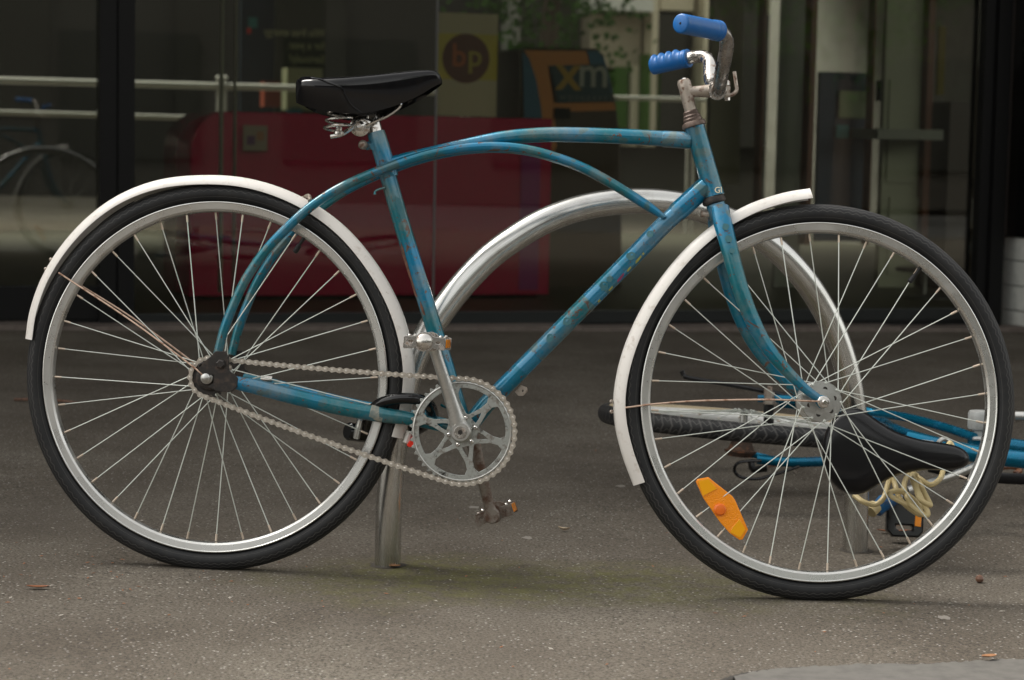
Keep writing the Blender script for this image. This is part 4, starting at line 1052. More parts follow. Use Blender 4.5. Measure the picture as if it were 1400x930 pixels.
# ---- cranks, chainring, pedals, chain
crk = part_empty('crankset', bike, Matrix.Translation(bbp(.04)))
MC = FB.m(bbp(.045))
def ann(r, a0, a1, n=10): return [(r * cos(a0 + (a1 - a0) * i / n), r * sin(a0 + (a1 - a0) * i / n)) for i in range(n + 1)]
AA = [R_(a) for a in (46, -13, -75, -137, 166, 104)]
outer = []
NT = 46
for i in range(NT):
    for f, r in ((0, .0885), (.25, .0892), (.42, .0935), (.58, .0935), (.75, .0892)):
        a = 2 * pi * (i + f) / NT; outer.append((r * cos(a), r * sin(a)))
holes = []
for i in range(6):
    a0, a1 = AA[i] + 0, AA[i - 5] if False else AA[(i + 1) % 6]
    while a1 > a0: a1 -= 2 * pi
    hi_, lo_ = AA[i], a1
    mid = (hi_ + lo_) / 2
    h = ann(.0775, hi_ - R_(9), lo_ + R_(9), 12)
    h += [(.068 * cos(lo_ + R_(5)), .068 * sin(lo_ + R_(5))), (.054 * cos(lo_ + R_(6.5)), .054 * sin(lo_ + R_(6.5))), (.033 * cos(mid - R_(7)), .033 * sin(mid - R_(7))), (.031 * cos(mid), .031 * sin(mid)), (.033 * cos(mid + R_(7)), .033 * sin(mid + R_(7))), (.054 * cos(hi_ - R_(6.5)), .054 * sin(hi_ - R_(6.5))), (.068 * cos(hi_ - R_(5)), .068 * sin(hi_ - R_(5)))]
    holes.append(h)
    a = AA[i]; holes.append([(.049 * cos(a), .049 * sin(a)), (.037 * cos(a + R_(8)), .037 * sin(a + R_(8))), (.028 * cos(a + R_(14)), .028 * sin(a + R_(14))), (.0265 * cos(a), .0265 * sin(a)), (.028 * cos(a - R_(14)), .028 * sin(a - R_(14))), (.037 * cos(a - R_(8)), .037 * sin(a - R_(8)))])
mb = MB(); mb.shape(MC, outer, holes, .0028, .0006); cring = mb.build('chainring', M_alu2, crk)
mb = MB()
for i in range(72):
    a = 2 * pi * i / 72
mb = MB(); mb.lathe(bbp(.0462), FB.z, [(.0875, 0), (.0878, .0022), (.0862, .0030), (.0850, .0022), (.0850, 0)], 90); 
mb.v = mb.v; mb.f = mb.f[:-2]; mb.build('ring_rib', M_alu, cring)
for i in range(6):
    a = AA[i] + R_(31); c = bbp(.0468) + (FB.x * cos(a) + FB.y * sin(a)) * .0245
    mb = MB(); mb.lathe(c, FB.z, [(.0036, 0), (.0038, .003), (.0024, .0045)], 8); mb.build('ring_bolt', M_chrome, cring)
def crank_arm(p0, p1, w0, w1, m, r0=.0185, r1=.0135, name='crank_arm'):
    d = (p1 - p0).normalized(); nz_ = FB.z; mb = MB()
    pts = [p0 + (p1 - p0) * t for t in (0, .1, .2, .5, .85, .93, 1)]
    mb.tube([p0.lerp(p1, t) for t in (.03, .12, .25, .55, .85, .95)], [.016, .0145, .0125, .0105, .0098, .0108], 14, sm=4, flat=.62, up=d.cross(nz_))
    mb.lathe(p0 - nz_ * .009, nz_, [(r0 * .9, 0), (r0, .002), (r0, .016), (r0 * .85, .0195)], 28)
    mb.lathe(p1 - nz_ * .0065, nz_, [(r1 * .9, 0), (r1, .0015), (r1, .0115), (r1 * .88, .0135)], 24)
    return mb.build(name, m, crk)
c0 = bbp(.062); c1 = FB.p(590.5, 467, .078)
arm = crank_arm(c0, c1, 0, 0, M_alu)
mb = MB(); mb.lathe(c0 + FB.z * .009, FB.z, [(.0105, 0), (.0115, .002), (.0105, .0045), (.007, .0045), (.0068, .002)], 24); mb.build('crank_bolt', M_chrome, arm)
mb = MB(); mb.lathe(c0 + FB.z * .0112, FB.z, [(.0045, 0), (.0045, .0006)], 6); mb.build('bolt_recess', M_grease, arm)
d0 = bbp(-.062); d1 = FB.p(672.5, 705, -.078)
M_far = worn('dirty_far_crank_steel', (.24, .21, .18), (.11, .06, .04), 50, .42, .6, .5, .6, .8, .3)
crank_arm(d0, d1, 0, 0, M_far, .0175, .0145)
def pedal(c, ang, s, m, name='pedal'):
    """c: outer end of crank; body extends along z*s; ang: rotation in the bike plane"""
    ex = FB.x * cos(ang) + FB.y * sin(ang); ey = FB.y * cos(ang) - FB.x * sin(ang)
    pd = part_empty(name, bike, Matrix.Translation(c))
    def Mx(wz): return Frame(c, ex, ey, FB.z).m(c + FB.z * (wz * s))
    mb = MB(); mb.tube([c, c + FB.z * (.095 * s)], [.008, .0062], 14); mb.build('spindle', M_rusty, pd)
    pl_ = [(-.036, -.011), (-.034, -.0125), (-.022, -.0118), (-.014, -.0095), (-.009, -.0145), (.0, -.0165), (.009, -.0145), (.014, -.0095), (.022, -.0118), (.034, -.0125), (.036, -.011),
           (.036, .0065), (.034, .0082), (.022, .0082), (.014, .0095), (.009, .0145), (0, .0165), (-.009, .0145), (-.014, .0095), (-.022, .0082), (-.034, .0082), (-.036, .0065)]
    hl = [[(a * 1 + dx, b) for a, b in ((-.004, -.003), (.004, -.003), (.004, .002), (-.004, .002))] for dx in (-.0235, .0235)]
    for wz in (.016, .092):
        mb = MB(); mb.shape(Mx(wz), pl_, hl, .0022, .0005); mb.build('cage_plate', m, pd)
    for dx in (-.029, .029):
        mb = MB(); mb.box(Mx(0), (dx - .0045, -.0095, .018 * s if s > 0 else -.09 * -1 * -1), (dx + .0045, .0055, .09 * s if s > 0 else -.018)); mb.build('tread_bar', M_rusty if s > 0 else M_rusty, pd)
        mb = MB(); q = dx + (.0075 if dx > 0 else -.0075)
        z0, z1 = (.03, .078) if s > 0 else (-.078, -.03)
        mb.box(Mx(0), (min(dx, q) + .0, -.0085, z0), (max(dx, q), .0055, z1)); mb.build('reflector', M_orange, pd)
        for zz in (.02, .088):
            mb = MB(); mb.lathe(Mx(zz * 1) @ V((dx * .93, .008, 0)), ey, [(.004, 0), (.004, .0025), (.0025, .004)], 8); mb.build('nut', M_chrome, pd)
    mb = MB(); wz = .0935 if s > 0 else .0
    mb.lathe(c + FB.z * ((.0935) * s), FB.z * s, [(.0128, 0), (.0142, .002), (.0135, .006), (.010, .009), (.002, .0102)], 24); mb.build('dust_cap', M_chrome if s > 0 else M_rusty, pd)
    return pd
pedal(FB.p(590.5, 467, .082), R_(-1), 1, M_chrome)
pedal(FB.p(673.5, 704, -.084), R_(21), -1, M_far)
# sprocket
spl = RFr.w(0, 0, .045); rS = .0346; NS_ = 17
mb = MB(); o_ = []
for i in range(NS_):
    for f, r in ((0, .0305), (.25, .031), (.42, .0365), (.58, .0365), (.75, .031)):
        a = 2 * pi * (i + f) / NS_; o_.append((r * cos(a), r * sin(a)))
mb.shape(FB.m(spl), o_, (), .0028); mb.build('sprocket', M_grease, rw)
mb = MB(); mb.lathe(spl + FB.z * .0015, FB.z, [(.024, 0), (.0235, .004), (.019, .006), (.010, .0065)], 28); mb.build('dust_disc', M_grease, rw)
# chain path
c1_ = V((RFr.o - FB.o).dot(FB.x).__float__() if 0 else 0) if 0 else None
s1c = V(((RH - FB.o).dot(FB.x), (RH - FB.o).dot(FB.y))); s2c = V(BBl); r1_, r2_ = rS, .0930
dd = s2c - s1c; ph = math.atan2(dd.y, dd.x); th_ = pi / 2 + math.asin((r2_ - r1_) / dd.length)
path = []
def arc(c, r, a0, a1, n):
    for i in range(n + 1):
        a = a0 + (a1 - a0) * i / n; path.append(V((c.x + r * cos(a), c.y + r * sin(a))))
arc(s2c, r2_, ph + th_, ph - th_, 120)
lo0 = path[-1]; lo1 = V((s1c.x + r1_ * cos(ph - th_), s1c.y + r1_ * sin(ph - th_)))
for i in range(1, 40):
    t = i / 40; p = lo0.lerp(lo1, t); p.y -= .004 * 4 * t * (1 - t); path.append(p)
arc(s1c, r1_, ph - th_, ph - th_ - (2 * pi - 2 * th_), 60)
up0 = path[-1]; up1 = path[0].copy()
for i in range(1, 40):
    t = i / 40; p = up0.lerp(up1, t); p.y -= .003 * 4 * t * (1 - t); path.append(p)
cum = [0]
for i in range(1, len(path) + 1): cum.append(cum[-1] + (path[i % len(path)] - path[i - 1]).length)
LT = cum[-1]; NL = int(round(LT / .0127 / 2)) * 2; pit = LT / NL
def at(s_):
    s_ %= LT; lo, hi = 0, len(cum) - 1
    while hi - lo > 1:
        m_ = (lo + hi) // 2
        if cum[m_] <= s_: lo = m_
        else: hi = m_
    return path[lo % len(path)].lerp(path[hi % len(path)], (s_ - cum[lo]) / max(1e-9, cum[hi] - cum[lo]))
chain = part_empty('chain', bike, FB.m(FB.w(0, 0, .045)))
def link_mesh(w0, th, r, pin):
    mb = MB(); o_ = []
    for i in range(7): a = pi / 2 + pi * i / 6; o_.append((-pit / 2 + r * cos(a), r * sin(a)))
    o_.append((0, -r * .55))
    for i in range(7): a = -pi / 2 + pi * i / 6; o_.append((pit / 2 + r * cos(a), r * sin(a)))
    o_.append((0, r * .55))
    for z in (w0, -w0): mb.shape(Matrix.Translation((0, 0, z)), o_, (), th)
    for x in (-pit / 2, pit / 2):
        if pin: mb.lathe((x, 0, -w0 - .0012), (0, 0, 1), [(.0014, 0), (.0021, .0006), (.0021, 2 * w0 + .0018), (.0014, 2 * w0 + .0024)], 8, 1)
        else: mb.lathe((x, 0, -w0), (0, 0, 1), [(.0038, 0), (.0038, 2 * w0)], 8, 0)
    return mb.build('chain_link', [M_chain, M_pin], chain, local=True)
lm = [None, None]
for i in range(NL):
    a, b = at(i * pit), at((i + 1) * pit); an = math.atan2(b.y - a.y, b.x - a.x); c = (a + b) / 2
    M = Matrix.Translation((c.x, c.y, 0)) @ Matrix.Rotation(an, 4, 'Z')
    if lm[i % 2] is None:
        o = link_mesh(.0042 if i % 2 else .0028, .0011, .0051 if i % 2 else .0046, i % 2 == 1); o.matrix_basis = M; lm[i % 2] = o.data
    else: link('chain_link', lm[i % 2], chain, None, M)

# ================================================================== STEEL HOOP
hA, hB = gr(530, 773), gr(1170, 753)
hx = hB - hA; hx.z = 0; hx.normalize()
FHp = Frame(hA, hx, V((0, 0, 1)), hx.cross(V((0, 0, 1))))
hp = [(530, 774), (531, 720), (534, 660), (540, 600), (551, 545), (565, 497), (587, 452), (612, 415), (638, 383), (670, 351), (707, 324), (745, 302), (790, 285.5), (835, 277), (880, 275), (925, 279), (965, 289), (1005, 305), (1040, 325), (1075, 354), (1107, 392), (1133, 436), (1152, 485), (1164, 535), (1170, 590), (1171, 650), (1170.5, 700), (1170, 754)]
P = [FHp.p(*a) for a in hp]; P[0] = hA + V((0, 0, -.05)); P[-1] = hB + V((0, 0, -.05))
P, _ = smooth(P, [0] * len(P), 8)
# swept tube with lengthwise UV for the brushing
r_ = .0243; seg = 28; vs = []; fs = []; uvs = []; u = FHp.z; ln = 0; n = len(P)
for i in range(n):
    a = P[max(0, i - 1)]; b = P[min(n - 1, i + 1)]; T_ = (b - a).normalized(); q = T_.cross(u)
    for k in range(seg): t = 2 * pi * k / seg; vs.append(P[i] - hA + u * cos(t) * r_ + q * sin(t) * r_)
cumh = [0]
for i in range(1, n): cumh.append(cumh[-1] + (P[i] - P[i - 1]).length)
for i in range(n - 1):
    for k in range(seg):
        fs.append([i * seg + k, i * seg + (k + 1) % seg, (i + 1) * seg + (k + 1) % seg, (i + 1) * seg + k])
        uvs += [(cumh[i], k / seg), (cumh[i], (k + 1) / seg), (cumh[i + 1], (k + 1) / seg), (cumh[i + 1], k / seg)]
me = bpy.data.meshes.new('bike_hoop'); me.from_pydata([tuple(v) for v in vs], [], fs)
uvl = me.uv_layers.new(name='UVMap')
for i, uu in enumerate(uvs): uvl.data[i].uv = uu
me.materials.append(M_steel)
bm = bmesh.new(); bm.from_mesh(me); bmesh.ops.recalc_face_normals(bm, faces=bm.faces); bm.to_mesh(me); bm.free()
me.polygons.foreach_set('use_smooth', [True] * len(me.polygons))
hoop = link('bike_hoop', me, None, hA); tag(hoop, 'stainless steel tube hoop set in the asphalt behind the blue bicycle', 'bike hoop')

mb = MB(); random.seed(5)
for c_ in (hA, hB):
    n_ = 26; o_ = [c_ + V((.0243 * cos(2 * pi * i / n_), .0243 * sin(2 * pi * i / n_), .0015)) for i in range(n_)]
    p_ = [c_ + V(((.030 + random.uniform(0, .007)) * cos(2 * pi * i / n_), (.030 + random.uniform(0, .007)) * sin(2 * pi * i / n_), .0008)) for i in range(n_)]
    mb.add(o_ + p_, [[i, (i + 1) % n_, n_ + (i + 1) % n_, n_ + i] for i in range(n_)])
mb.build('dirt_collar', mat('packed_dirt', (.045, .038, .03), .95), hoop)
# ================================================================== U-LOCK round the rear wheel and the hoop
ul = thing('bike_lock', FB.p(500, 590, 0), 'black u shaped lock joining the rear wheel to the steel hoop', 'lock')
mb = MB(); a, b = FB.p(477, 590, -.030), FB.p(556, 600, -.115)
d = (b - a).normalized(); mb.tube([a - d * .004, a, b, b + d * .004], [.0135, .0165, .0165, .0135], 22); mb.build('crossbar', M_black, ul)
mb = MB(); mb.tube([FB.p(500, 590, -.045), FB.p(502, 574, -.010), FB.p(509, 561, .018), FB.p(524, 550, .034), FB.p(546, 545, .040), FB.p(570, 546, .036), FB.p(584, 552, .012), FB.p(590, 563, -.03), FB.p(588, 575, -.08), FB.p(565, 590, -.12)], [.010, .010, .0100, .0100, .0100, .0100, .0110, .0120, .012, .011], 16, sm=6); mb.build('shackle', M_black, ul)
mb = MB(); mb.tube([FB.p(493, 573, -.005), FB.p(490, 585, -.008), FB.p(487, 599, -.010)], [.010, .0115, .0105], 14, sm=3, flat=.6); mb.build('bracket', M_alu, ul)

# ================================================================== SECOND BICYCLE, lying behind
fb = thing('bicycle', D(1200, 690, 4.85), 'glossy teal bicycle lying on its side behind the front wheel of the old blue one', 'bicycle')
# its rear wheel, lying nearly flat
cw = D(1016, 581, 4.95)
ez = V((.065, .07, 1)).normalized(); ex_ = V((1, 0, -.065)).normalized(); ey_ = ez.cross(ex_).normalized()
WFm = Frame(cw, ex_, ey_, ez)
wh2, hub2 = make_wheel(WFm, .022, .022, .032, [(.005, -.04), (.008, -.034), (.020, -.033), (.021, -.031), (.010, -.028), (.009, .028), (.021, .031), (.020, .033), (.008, .034), (.004, .036)], None, M_tyre2, worn('white_rim_alloy', (.72, .72, .70), (.55, .55, .52), 40, .5, .7, .35, .3), R=.335, root=fb, off=.1, seg=160)
# make the tyre fatter, with a tan bead
for ch in wh2.children:
    if ch.name.startswith('tyre'): ch.scale = (1, 1, 1.25)
ring('bead', [(.306, .016), (.303, .018), (.300, .014), (.302, .012)], 90, M_tansw, wh2)
ring('tan_sidewall', [(.312, .0175), (.309, .0205), (.302, .0175)], 90, M_tansw, wh2, closed=False)
def DT(name, L_, r, m, parent=fb, seg=12, sm=6, **k):
    mb = MB(); mb.tube([D(*a) for a in L_], r, seg, sm=sm, **k); return mb.build(name, m, parent)
mb = MB(); q = cw + ez * .05
mb.lathe(cw - ez * .075, ez, [(.012, 0), (.03, .002), (.03, .006), (.034, .007), (.034, .010), (.038, .012), (.038, .016), (.030, .018), (.022, .04)], 30); mb.build('freewheel', worn('dark_rusty_cogs', (.05, .03, .02), (.14, .06, .03), 60, .5, .6, .6, .4), wh2)
fr2 = part_empty('frame', fb, Matrix.Translation(D(1200, 600, 4.9)))
DT('axle', [(1050, 552, 4.93), (1050, 532, 4.93)], .0095, M_rusty, fr2, 10, 0)
mb = MB(); mb.lathe(D(1052, 552, 4.93), V((0, 0, 1)), [(.016, 0), (.016, .008), (.011, .009), (.011, .026), (.006, .028), (.006, .04)], 6); mb.build('axle_nut', M_rusty, fr2)
DT('dropout', [(1036, 545, 4.93), (1080, 545, 4.93)], .008, M_blue2, fr2, 8, 0, flat=.35)
DT('hub_spindle', [(1051, 553, 4.94), (1051, 582, 4.94)], .012, M_blackm, fr2, 12, 0)
DT('seat_stay', [(1060, 545, 4.93), (1140, 552, 4.92), (1190, 563, 4.92), (1240, 571, 4.82), (1290, 584, 4.70), (1332, 598, 4.60)], .0098, M_blue2, fr2)
DT('seat_stay', [(1065, 552, 4.97), (1150, 562, 4.97), (1200, 573, 4.97), (1235, 590, 4.80), (1290, 606, 4.65)], .009, M_blue2, fr2)
DT('chain_stay', [(1035, 628, 4.93), (1080, 632, 4.92), (1130, 631, 4.92), (1200, 627, 4.9), (1320, 612, 4.88)], .0115, M_blue2, fr2)
DT('lower_dropout', [(1028, 621, 4.93), (1052, 627, 4.93), (1078, 633, 4.93)], .007, M_blue2, fr2, 8, 3, flat=.4)
DT('seat_tube', [(1240, 600, 4.55), (1330, 620, 4.50), (1420, 631, 4.45), (1640, 655, 4.36)], .0185, M_blue2, fr2, 18)
DT('down_tube', [(1340, 604, 4.75), (1400, 612, 4.75), (1640, 640, 4.7)], .0165, M_blue2, fr2, 16)
DT('front_fork', [(1640, 655, 4.66), (1760, 640, 4.7), (1830, 632, 4.75)], .014, M_blue2, fr2, 12)
DT('bottom_bracket', [(1338, 622, 4.62), (1338, 597, 4.62)], .024, M_blue2, fr2, 20, 0)
mb = MB(); q = D(1338, 600, 4.62)
mb.lathe(q, V((0, 0, 1)), [(.028, 0), (.029, .003), (.027, .007), (.015, .008), (.014, .020), (.0235, .022), (.0245, .026), (.0245, .054), (.022, .060), (.016, .061)], 26); mb.build('seat_clamp', worn('grey_alloy_cap', (.42, .43, .42), (.3, .3, .29), 50, .5, .7, .5, .2), fr2)
DT('brake_cable', [(1040, 630, 4.88), (1012, 632, 4.86), (1004, 642, 4.86), (1012, 652, 4.86), (1035, 655, 4.86), (1062, 648, 4.87), (1092, 638, 4.9)], .0036, M_black, fr2, 8)
DT('derailleur', [(1027, 630, 4.9), (1030, 642, 4.89), (1048, 640, 4.89)], .012, M_blackm, fr2, 10, 3, flat=.6)
DT('kickstand', [(1100, 550, 4.95), (1080, 544, 4.95), (1045, 535, 4.94), (985, 524, 4.9), (942, 517, 4.87), (935, 513, 4.87), (932, 507, 4.87)], [.012, .011, .0055, .0052, .0052, .0052, .006], M_blackm, fr2, 10, 4)
DT('chain_guard', [(1270, 638, 4.95), (1300, 645, 4.93), (1350, 652, 4.9), (1398, 655, 4.88), (1450, 655, 4.9)], .013, M_blackm, fr2, 10, 5, flat=.3)
DT('chainring', [(1355, 648, 4.92), (1365, 640, 4.93), (1385, 638, 4.94), (1395, 642, 4.94), (1388, 648, 4.93)], .007, worn('orange_rust', (.22, .09, .04), (.08, .04, .03), 70), fr2, 8, 4)
DT('seat_post', [(1215, 620, 4.17), (1240, 618, 4.3), (1262, 612, 4.5)], .013, M_blackm, fr2, 12, 3)
DT('stay_bridge', [(1285, 603, 4.62), (1300, 612, 4.6), (1306, 622, 4.58)], .008, M_alu, fr2, 8, 3)
DT('brake_caliper', [(1279, 610, 4.5), (1290, 600, 4.5), (1300, 607, 4.5), (1306, 620, 4.48)], .0055, M_alu, fr2, 8, 4)
DT('brake_spring', [(1232, 605, 4.5), (1250, 604, 4.5), (1276, 607, 4.5)], .006, M_alu, fr2, 8, 3, flat=.5)
DT('rear_tyre_guard', [(1186, 592, 5.05), (1200, 596, 5.03), (1213, 606, 5.0)], .016, M_rubber, fr2, 10, 3)if False else None
DT('reflector', [(1190, 592, 4.93), (1204, 595, 4.93)], .007, mat('amber_plastic', (.5, .14, .03), .3), fr2, 8, 0)
DT('reflector', [(884, 567, 4.9), (902, 569, 4.9)], .0055, mat('amber_lens', (.8, .25, .02), .25), wh2, 8, 0, flat=.5)
DT('handlebar', [(1640, 590, 4.7), (1520, 572, 4.75), (1388, 569, 4.8)], .0115, M_alu, fr2, 12, 3)
DT('crank_arm', [(1338, 636, 4.6), (1300, 652, 4.5), (1240, 672, 4.40)], .010, M_alu, fr2, 10, 0, flat=.6)
# saddle of the lying bicycle: dome facing the camera
out = [(1150, 563), (1160, 558.5), (1172, 558), (1186, 565), (1203, 577), (1225, 590), (1255, 600), (1285, 605), (1305, 609), (1318, 615), (1325, 624), (1324, 633), (1315, 640), (1295, 643), (1265, 643), (1240, 647), (1220, 653), (1200, 664), (1185, 673), (1172, 676.5), (1158, 675), (1145, 668), (1134, 655), (1127, 636), (1124, 615), (1127, 595), (1136, 577)]
ax0, ax1 = (1140, 617), (1310, 626)
def sad2():
    O = [V((x, y)) for x, y in out]; O3, _ = smooth([V((p.x, p.y, 0)) for p in O], [0] * len(O), 4, True)
    mb = MB(); vs = []; fs = []; rings = [(1.0, .055), (1.0, .035), (.985, .018), (.95, .008), (.88, .0015), (.76, -.003), (.6, -.006), (.42, -.0075), (.2, -.008)]
    k = len(O3)
    for sc, dz in rings:
        for p in O3:
            t = max(0, min(1, (p.x - ax0[0]) / (ax1[0] - ax0[0]))); cx = ax0[0] + (ax1[0] - ax0[0]) * t; cy = ax0[1] + (ax1[1] - ax0[1]) * t
            x = cx + (p.x - cx) * sc; y = cy + (p.y - cy) * sc
            depth = 4.07 + .07 * ((x - 1124) / 200) * .3 + dz * .9 + (.0 if t > .3 else .00) - (y - 617) * .0002
            vs.append(D(x, y, depth))
    for i in range(len(rings) - 1):
        for j in range(k): fs.append([i * k + j, (i + 1) * k + j, (i + 1) * k + (j + 1) % k, i * k + (j + 1) % k])
    fs.append(list(range(k))[::-1]); c = len(vs); 
    base = (len(rings) - 1) * k
    # close the crown with a fan along the spine
    vs.append(sum((vs[base + j] for j in range(k)), V()) / k)
    for j in range(k): fs.append([base + j, base + (j + 1) % k, c])
    mb.add(vs, fs); return mb.build('saddle', M_vinyl2, fb, sharp=80)
sd2 = sad2()
# pedal
pd = part_empty('pedal', fb, Matrix.Translation(D(1236, 712, 4.36)))
DT('spindle', [(1232, 700, 4.36), (1236, 672, 4.40)], .008, M_blackm, pd, 10, 0)
def dshape(name, m, parent, L_, d, th, bev=0, holes=()):
    fr = Frame(D(L_[0][0], L_[0][1], d), V((1, 0, 0)), V((0, .25, 1)).normalized(), V((0, -1, .25)).normalized())
    q = lambda P_: [(fr.l(x, y).x, fr.l(x, y).y) for x, y in P_]
    mb = MB(); mb.shape(fr.m(), q(L_), [q(h) for h in holes], th, bev); return mb.build(name, m, parent)
dshape('cage_plate', M_black, pd, [(1214, 690), (1217, 684), (1256, 684), (1260, 690), (1259, 727), (1254, 733), (1220, 732), (1213, 724)], 4.345, .018, .003, [[(1222, 716), (1246, 717), (1250, 722), (1247, 728), (1228, 728), (1222, 724)]])
dshape('reflector', M_orange, pd, [(1252, 705), (1259, 705), (1258, 720), (1251, 719)], 4.33, .006, .001)
# blue plastic bottle-cage tip / fork end near the hoop
DT('blue_grip_end', [(1198, 700, 4.28), (1208, 688, 4.29), (1225, 680, 4.30)], [.012, .017, .013], worn('blue_plastic', (.006, .10, .26), (.02, .05, .12), 40), fr2, 14, 4)
DT('grip_end_cap', [(1190, 700, 4.26), (1197, 692, 4.27)], [.013, .014], M_tan, fr2, 12, 0)
# front wheel out of frame, for its reflection
cw2 = D(1790, 600, 5.1); W2 = Frame(cw2, V((1, 0, .05)).normalized(), V((0, .98, .2)).normalized(), V((-.05, -.2, .98)).normalized())
make_wheel(W2, .022, .022, .03, [(.005, -.05), (.02, -.03), (.012, -.02), (.012, .02), (.02, .03), (.005, .05)], None, M_tyre2, R=.335, root=fb, off=.1, seg=80)

# yellow coil cable lock hanging over the lying bicycle
cl = [(1168, 677, 4.72), (1180, 686, 4.70), (1196, 690, 4.70), (1208, 681, 4.70), (1214, 662, 4.73), (1219, 652, 4.76), (1224, 664, 4.72), (1230, 682, 4.70), (1246, 697, 4.69), (1259, 704, 4.68), (1256, 696, 4.67), (1236, 688, 4.67), (1219, 679, 4.67), (1218, 673, 4.68), (1232, 672, 4.69), (1248, 682, 4.69), (1258, 693, 4.70), (1262, 687, 4.71),
      (1252, 668, 4.72), (1246, 652, 4.74), (1240, 652, 4.74), (1236, 668, 4.71), (1246, 690, 4.66), (1264, 704, 4.65), (1268, 700, 4.65), (1256, 674, 4.66), (1247, 652, 4.69), (1253, 650, 4.71), (1262, 670, 4.68), (1271, 688, 4.66), (1270, 690, 4.65), (1256, 680, 4.65), (1252, 660, 4.68), (1248, 649, 4.72), (1258, 655, 4.70), (1272, 663, 4.69), (1284, 656, 4.70), (1289, 645, 4.73), (1292, 620, 4.80), (1299, 606, 4.83), (1304, 618, 4.82)]
mb = MB(); mb.tube([D(x, y, d - .56) for x, y, d in cl], .0052, 10, sm=7)
cable = mb.build('cable_lock', M_tan, None, D(1245, 690, 4.12)); tag(cable, 'yellow plastic coated coiled cable lock hanging under the lying black saddle', 'cable lock')

# ================================================================== LITTER
def stick(px, r, m, label, z=.006, name='twig', cat='twig'):
    P = [gr(x, y) + V((0, 0, z + (.004 if i % 2 else 0))) for i, (x, y) in enumerate(px)]
    mb = MB(); mb.tube(P, [r * (1 - .4 * i / len(P)) for i in range(len(P))], 8, sm=4)
    o = mb.build(name, m, None, P[0]); return tag(o, label, cat)
M_twig = worn('brown_twig', (.16, .08, .05), (.09, .05, .035), 60)
M_leaf = worn('dry_leaf', (.24, .09, .04), (.14, .06, .03), 50)
stick([(20, 549), (42, 551), (62, 550), (88, 553), (108, 554)], .0042, M_twig, 'thin reddish brown twig on the asphalt at the far left edge')
stick([(1050, 641), (1075, 642), (1100, 642)], .003, M_twig, 'short pinkish twig on the asphalt under the lying bicycle')
stick([(1084, 644), (1088, 652)], .0018, M_rusty, 'tiny grey twig beside the pinkish one')
def leaf(px, py, ln, wd, ang, m, label, name='fallen_leaf', cat='leaf', curl=.3, z=.004):
    c = gr(px, py) + V((0, 0, z)); ex = V((cos(ang), sin(ang), -TILT * cos(ang))); ey = V((-sin(ang), cos(ang), 0)); vs = []; fs = []
    n = 8
    for i in range(n + 1):
        t = i / n; hw_ = wd * (sin(pi * min(1, t * 1.02)) ** .7) * .5 + .0004
        for s in (-1, 0, 1): vs.append(c + ex * ln * (t - .5) + ey * hw_ * s + V((0, 0, (abs(s) * curl * hw_) + ln * curl * (t - .5) ** 2)))
    for i in range(n):
        for j in (0, 1): a = i * 3 + j; fs.append([a, a + 1, a + 4, a + 3])
    top = len(vs); vs2 = [v - V((0, 0, .0008)) for v in vs]; fs2 = [[q + top for q in f][::-1] for f in fs]
    mb = MB(); mb.add(vs + vs2, fs + fs2); o = mb.build(name, m, None, c); return tag(o, label, cat)
leaf(1222, 730, .075, .016, .15, M_leaf, 'long dry brown leaf beside the black pedal on the ground')
leaf(771, 727, .026, .008, -.3, worn('pale_leaf', (.42, .33, .22), (.3, .2, .12), 60), 'small curled pale leaf on the asphalt between the pedal and the front wheel', curl=.9)
leaf(52, 806, .04, .012, .1, M_leaf, 'flat reddish leaf scrap at the lower left on the asphalt')
leaf(540, 777, .022, .010, .4, mat('tan_leaf', (.36, .18, .08), .8), 'small tan leaf scrap at the foot of the left hoop post')
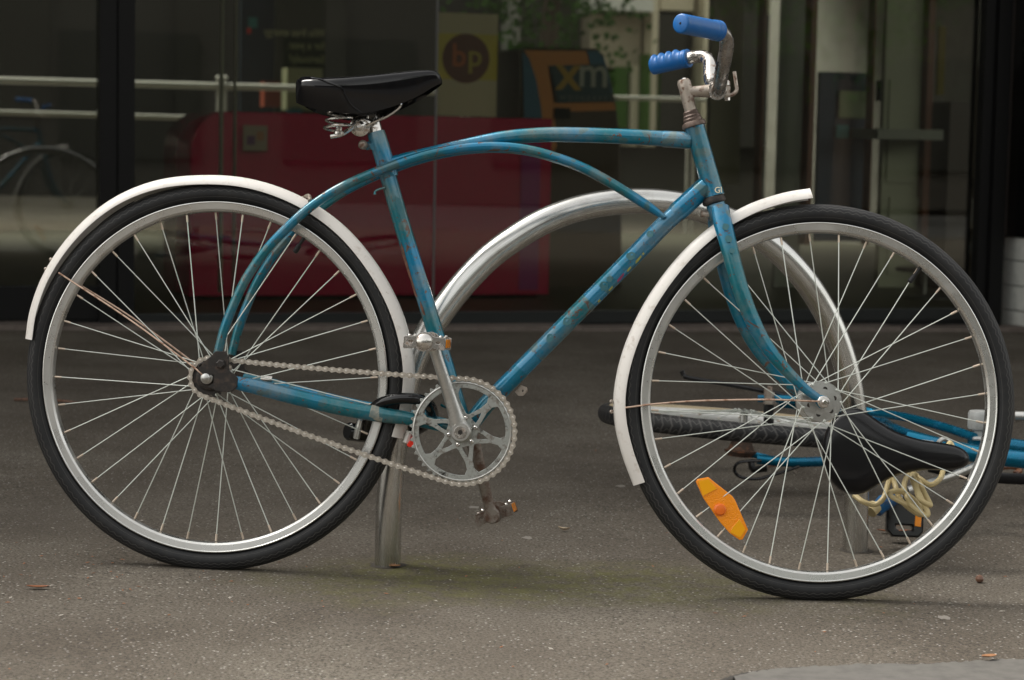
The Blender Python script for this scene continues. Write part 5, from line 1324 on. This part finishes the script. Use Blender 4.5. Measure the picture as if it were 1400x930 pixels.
leaf(1352, 908, .03, .014, .5, mat('orange_leaf', (.26, .12, .05), .8), 'small orange leaf on the pale concrete at the lower right', z=.012)
mb = MB(); q = gr(1339, 797); mb.lathe(q, V((0, 0, 1)), [(.002, 0), (.0065, .003), (.008, .008), (.006, .013), (.001, .015)], 10); tag(mb.build('pebble', M_twig, None, q), 'little round brown seed pod on the asphalt right of the front wheel', 'seed pod')
M_gum = mat('pale_gum', (.21, .19, .165), .95)
for x, y, l in ((1291, 845, 'pale flattened gum spot right of the front wheel'), (721, 736, 'pale gum spot below the lower pedal'), (121, 657, 'pale gum spot seen through the lower left rear spokes'), (848, 665, 'pale gum spot just left of the front tyre bottom'), (647, 694, 'pale gum spot left of the lower pedal')):
    q = gr(x, y) + V((0, 0, .0005)); mb = MB(); random.seed(int(x)); n = 14; rr = [.009 * random.uniform(.7, 1.3) for _ in range(n)]
    vs = [q + V((rr[i] * 1.1 * cos(2 * pi * i / n), rr[i] * 1.6 * sin(2 * pi * i / n), 0)) for i in range(n)]; mb.prism(vs, (0, 0, 1), .0006)
    tag(mb.build('gum_spot', M_gum, None, q), l, 'gum spot', 'gum spots on the asphalt')
# uncountable crumbs of leaf and grit
random.seed(21); mb = MB()
for i in range(230):
    x = random.uniform(-100, 1500); y = 470 + 460 * random.random() ** 1.0
    if random.random() < .35: x = random.gauss(160, 140); y = random.gauss(800, 25)
    q = gr(x, y) + V((0, 0, .0015)); a = random.uniform(0, 6.28); l = random.uniform(.0015, .006); k = l * random.uniform(.3, .6)
    e = V((cos(a) * l, sin(a) * l, random.uniform(0, .001))); f = V((-sin(a) * k, cos(a) * k, 0)); mi = random.choice((0, 0, 1, 1, 2))
    mb.add([q - e, q + f, q + e, q - f, q + V((0, 0, .0012))], [[0, 1, 4], [1, 2, 4], [2, 3, 4], [3, 0, 4]], mi)
tag(mb.build('leaf_litter', [mat('grit_pale', (.32, .29, .25), .9), mat('crumb_orange', (.22, .09, .04), .9), mat('crumb_brown', (.12, .06, .035), .9)]), kind='stuff')
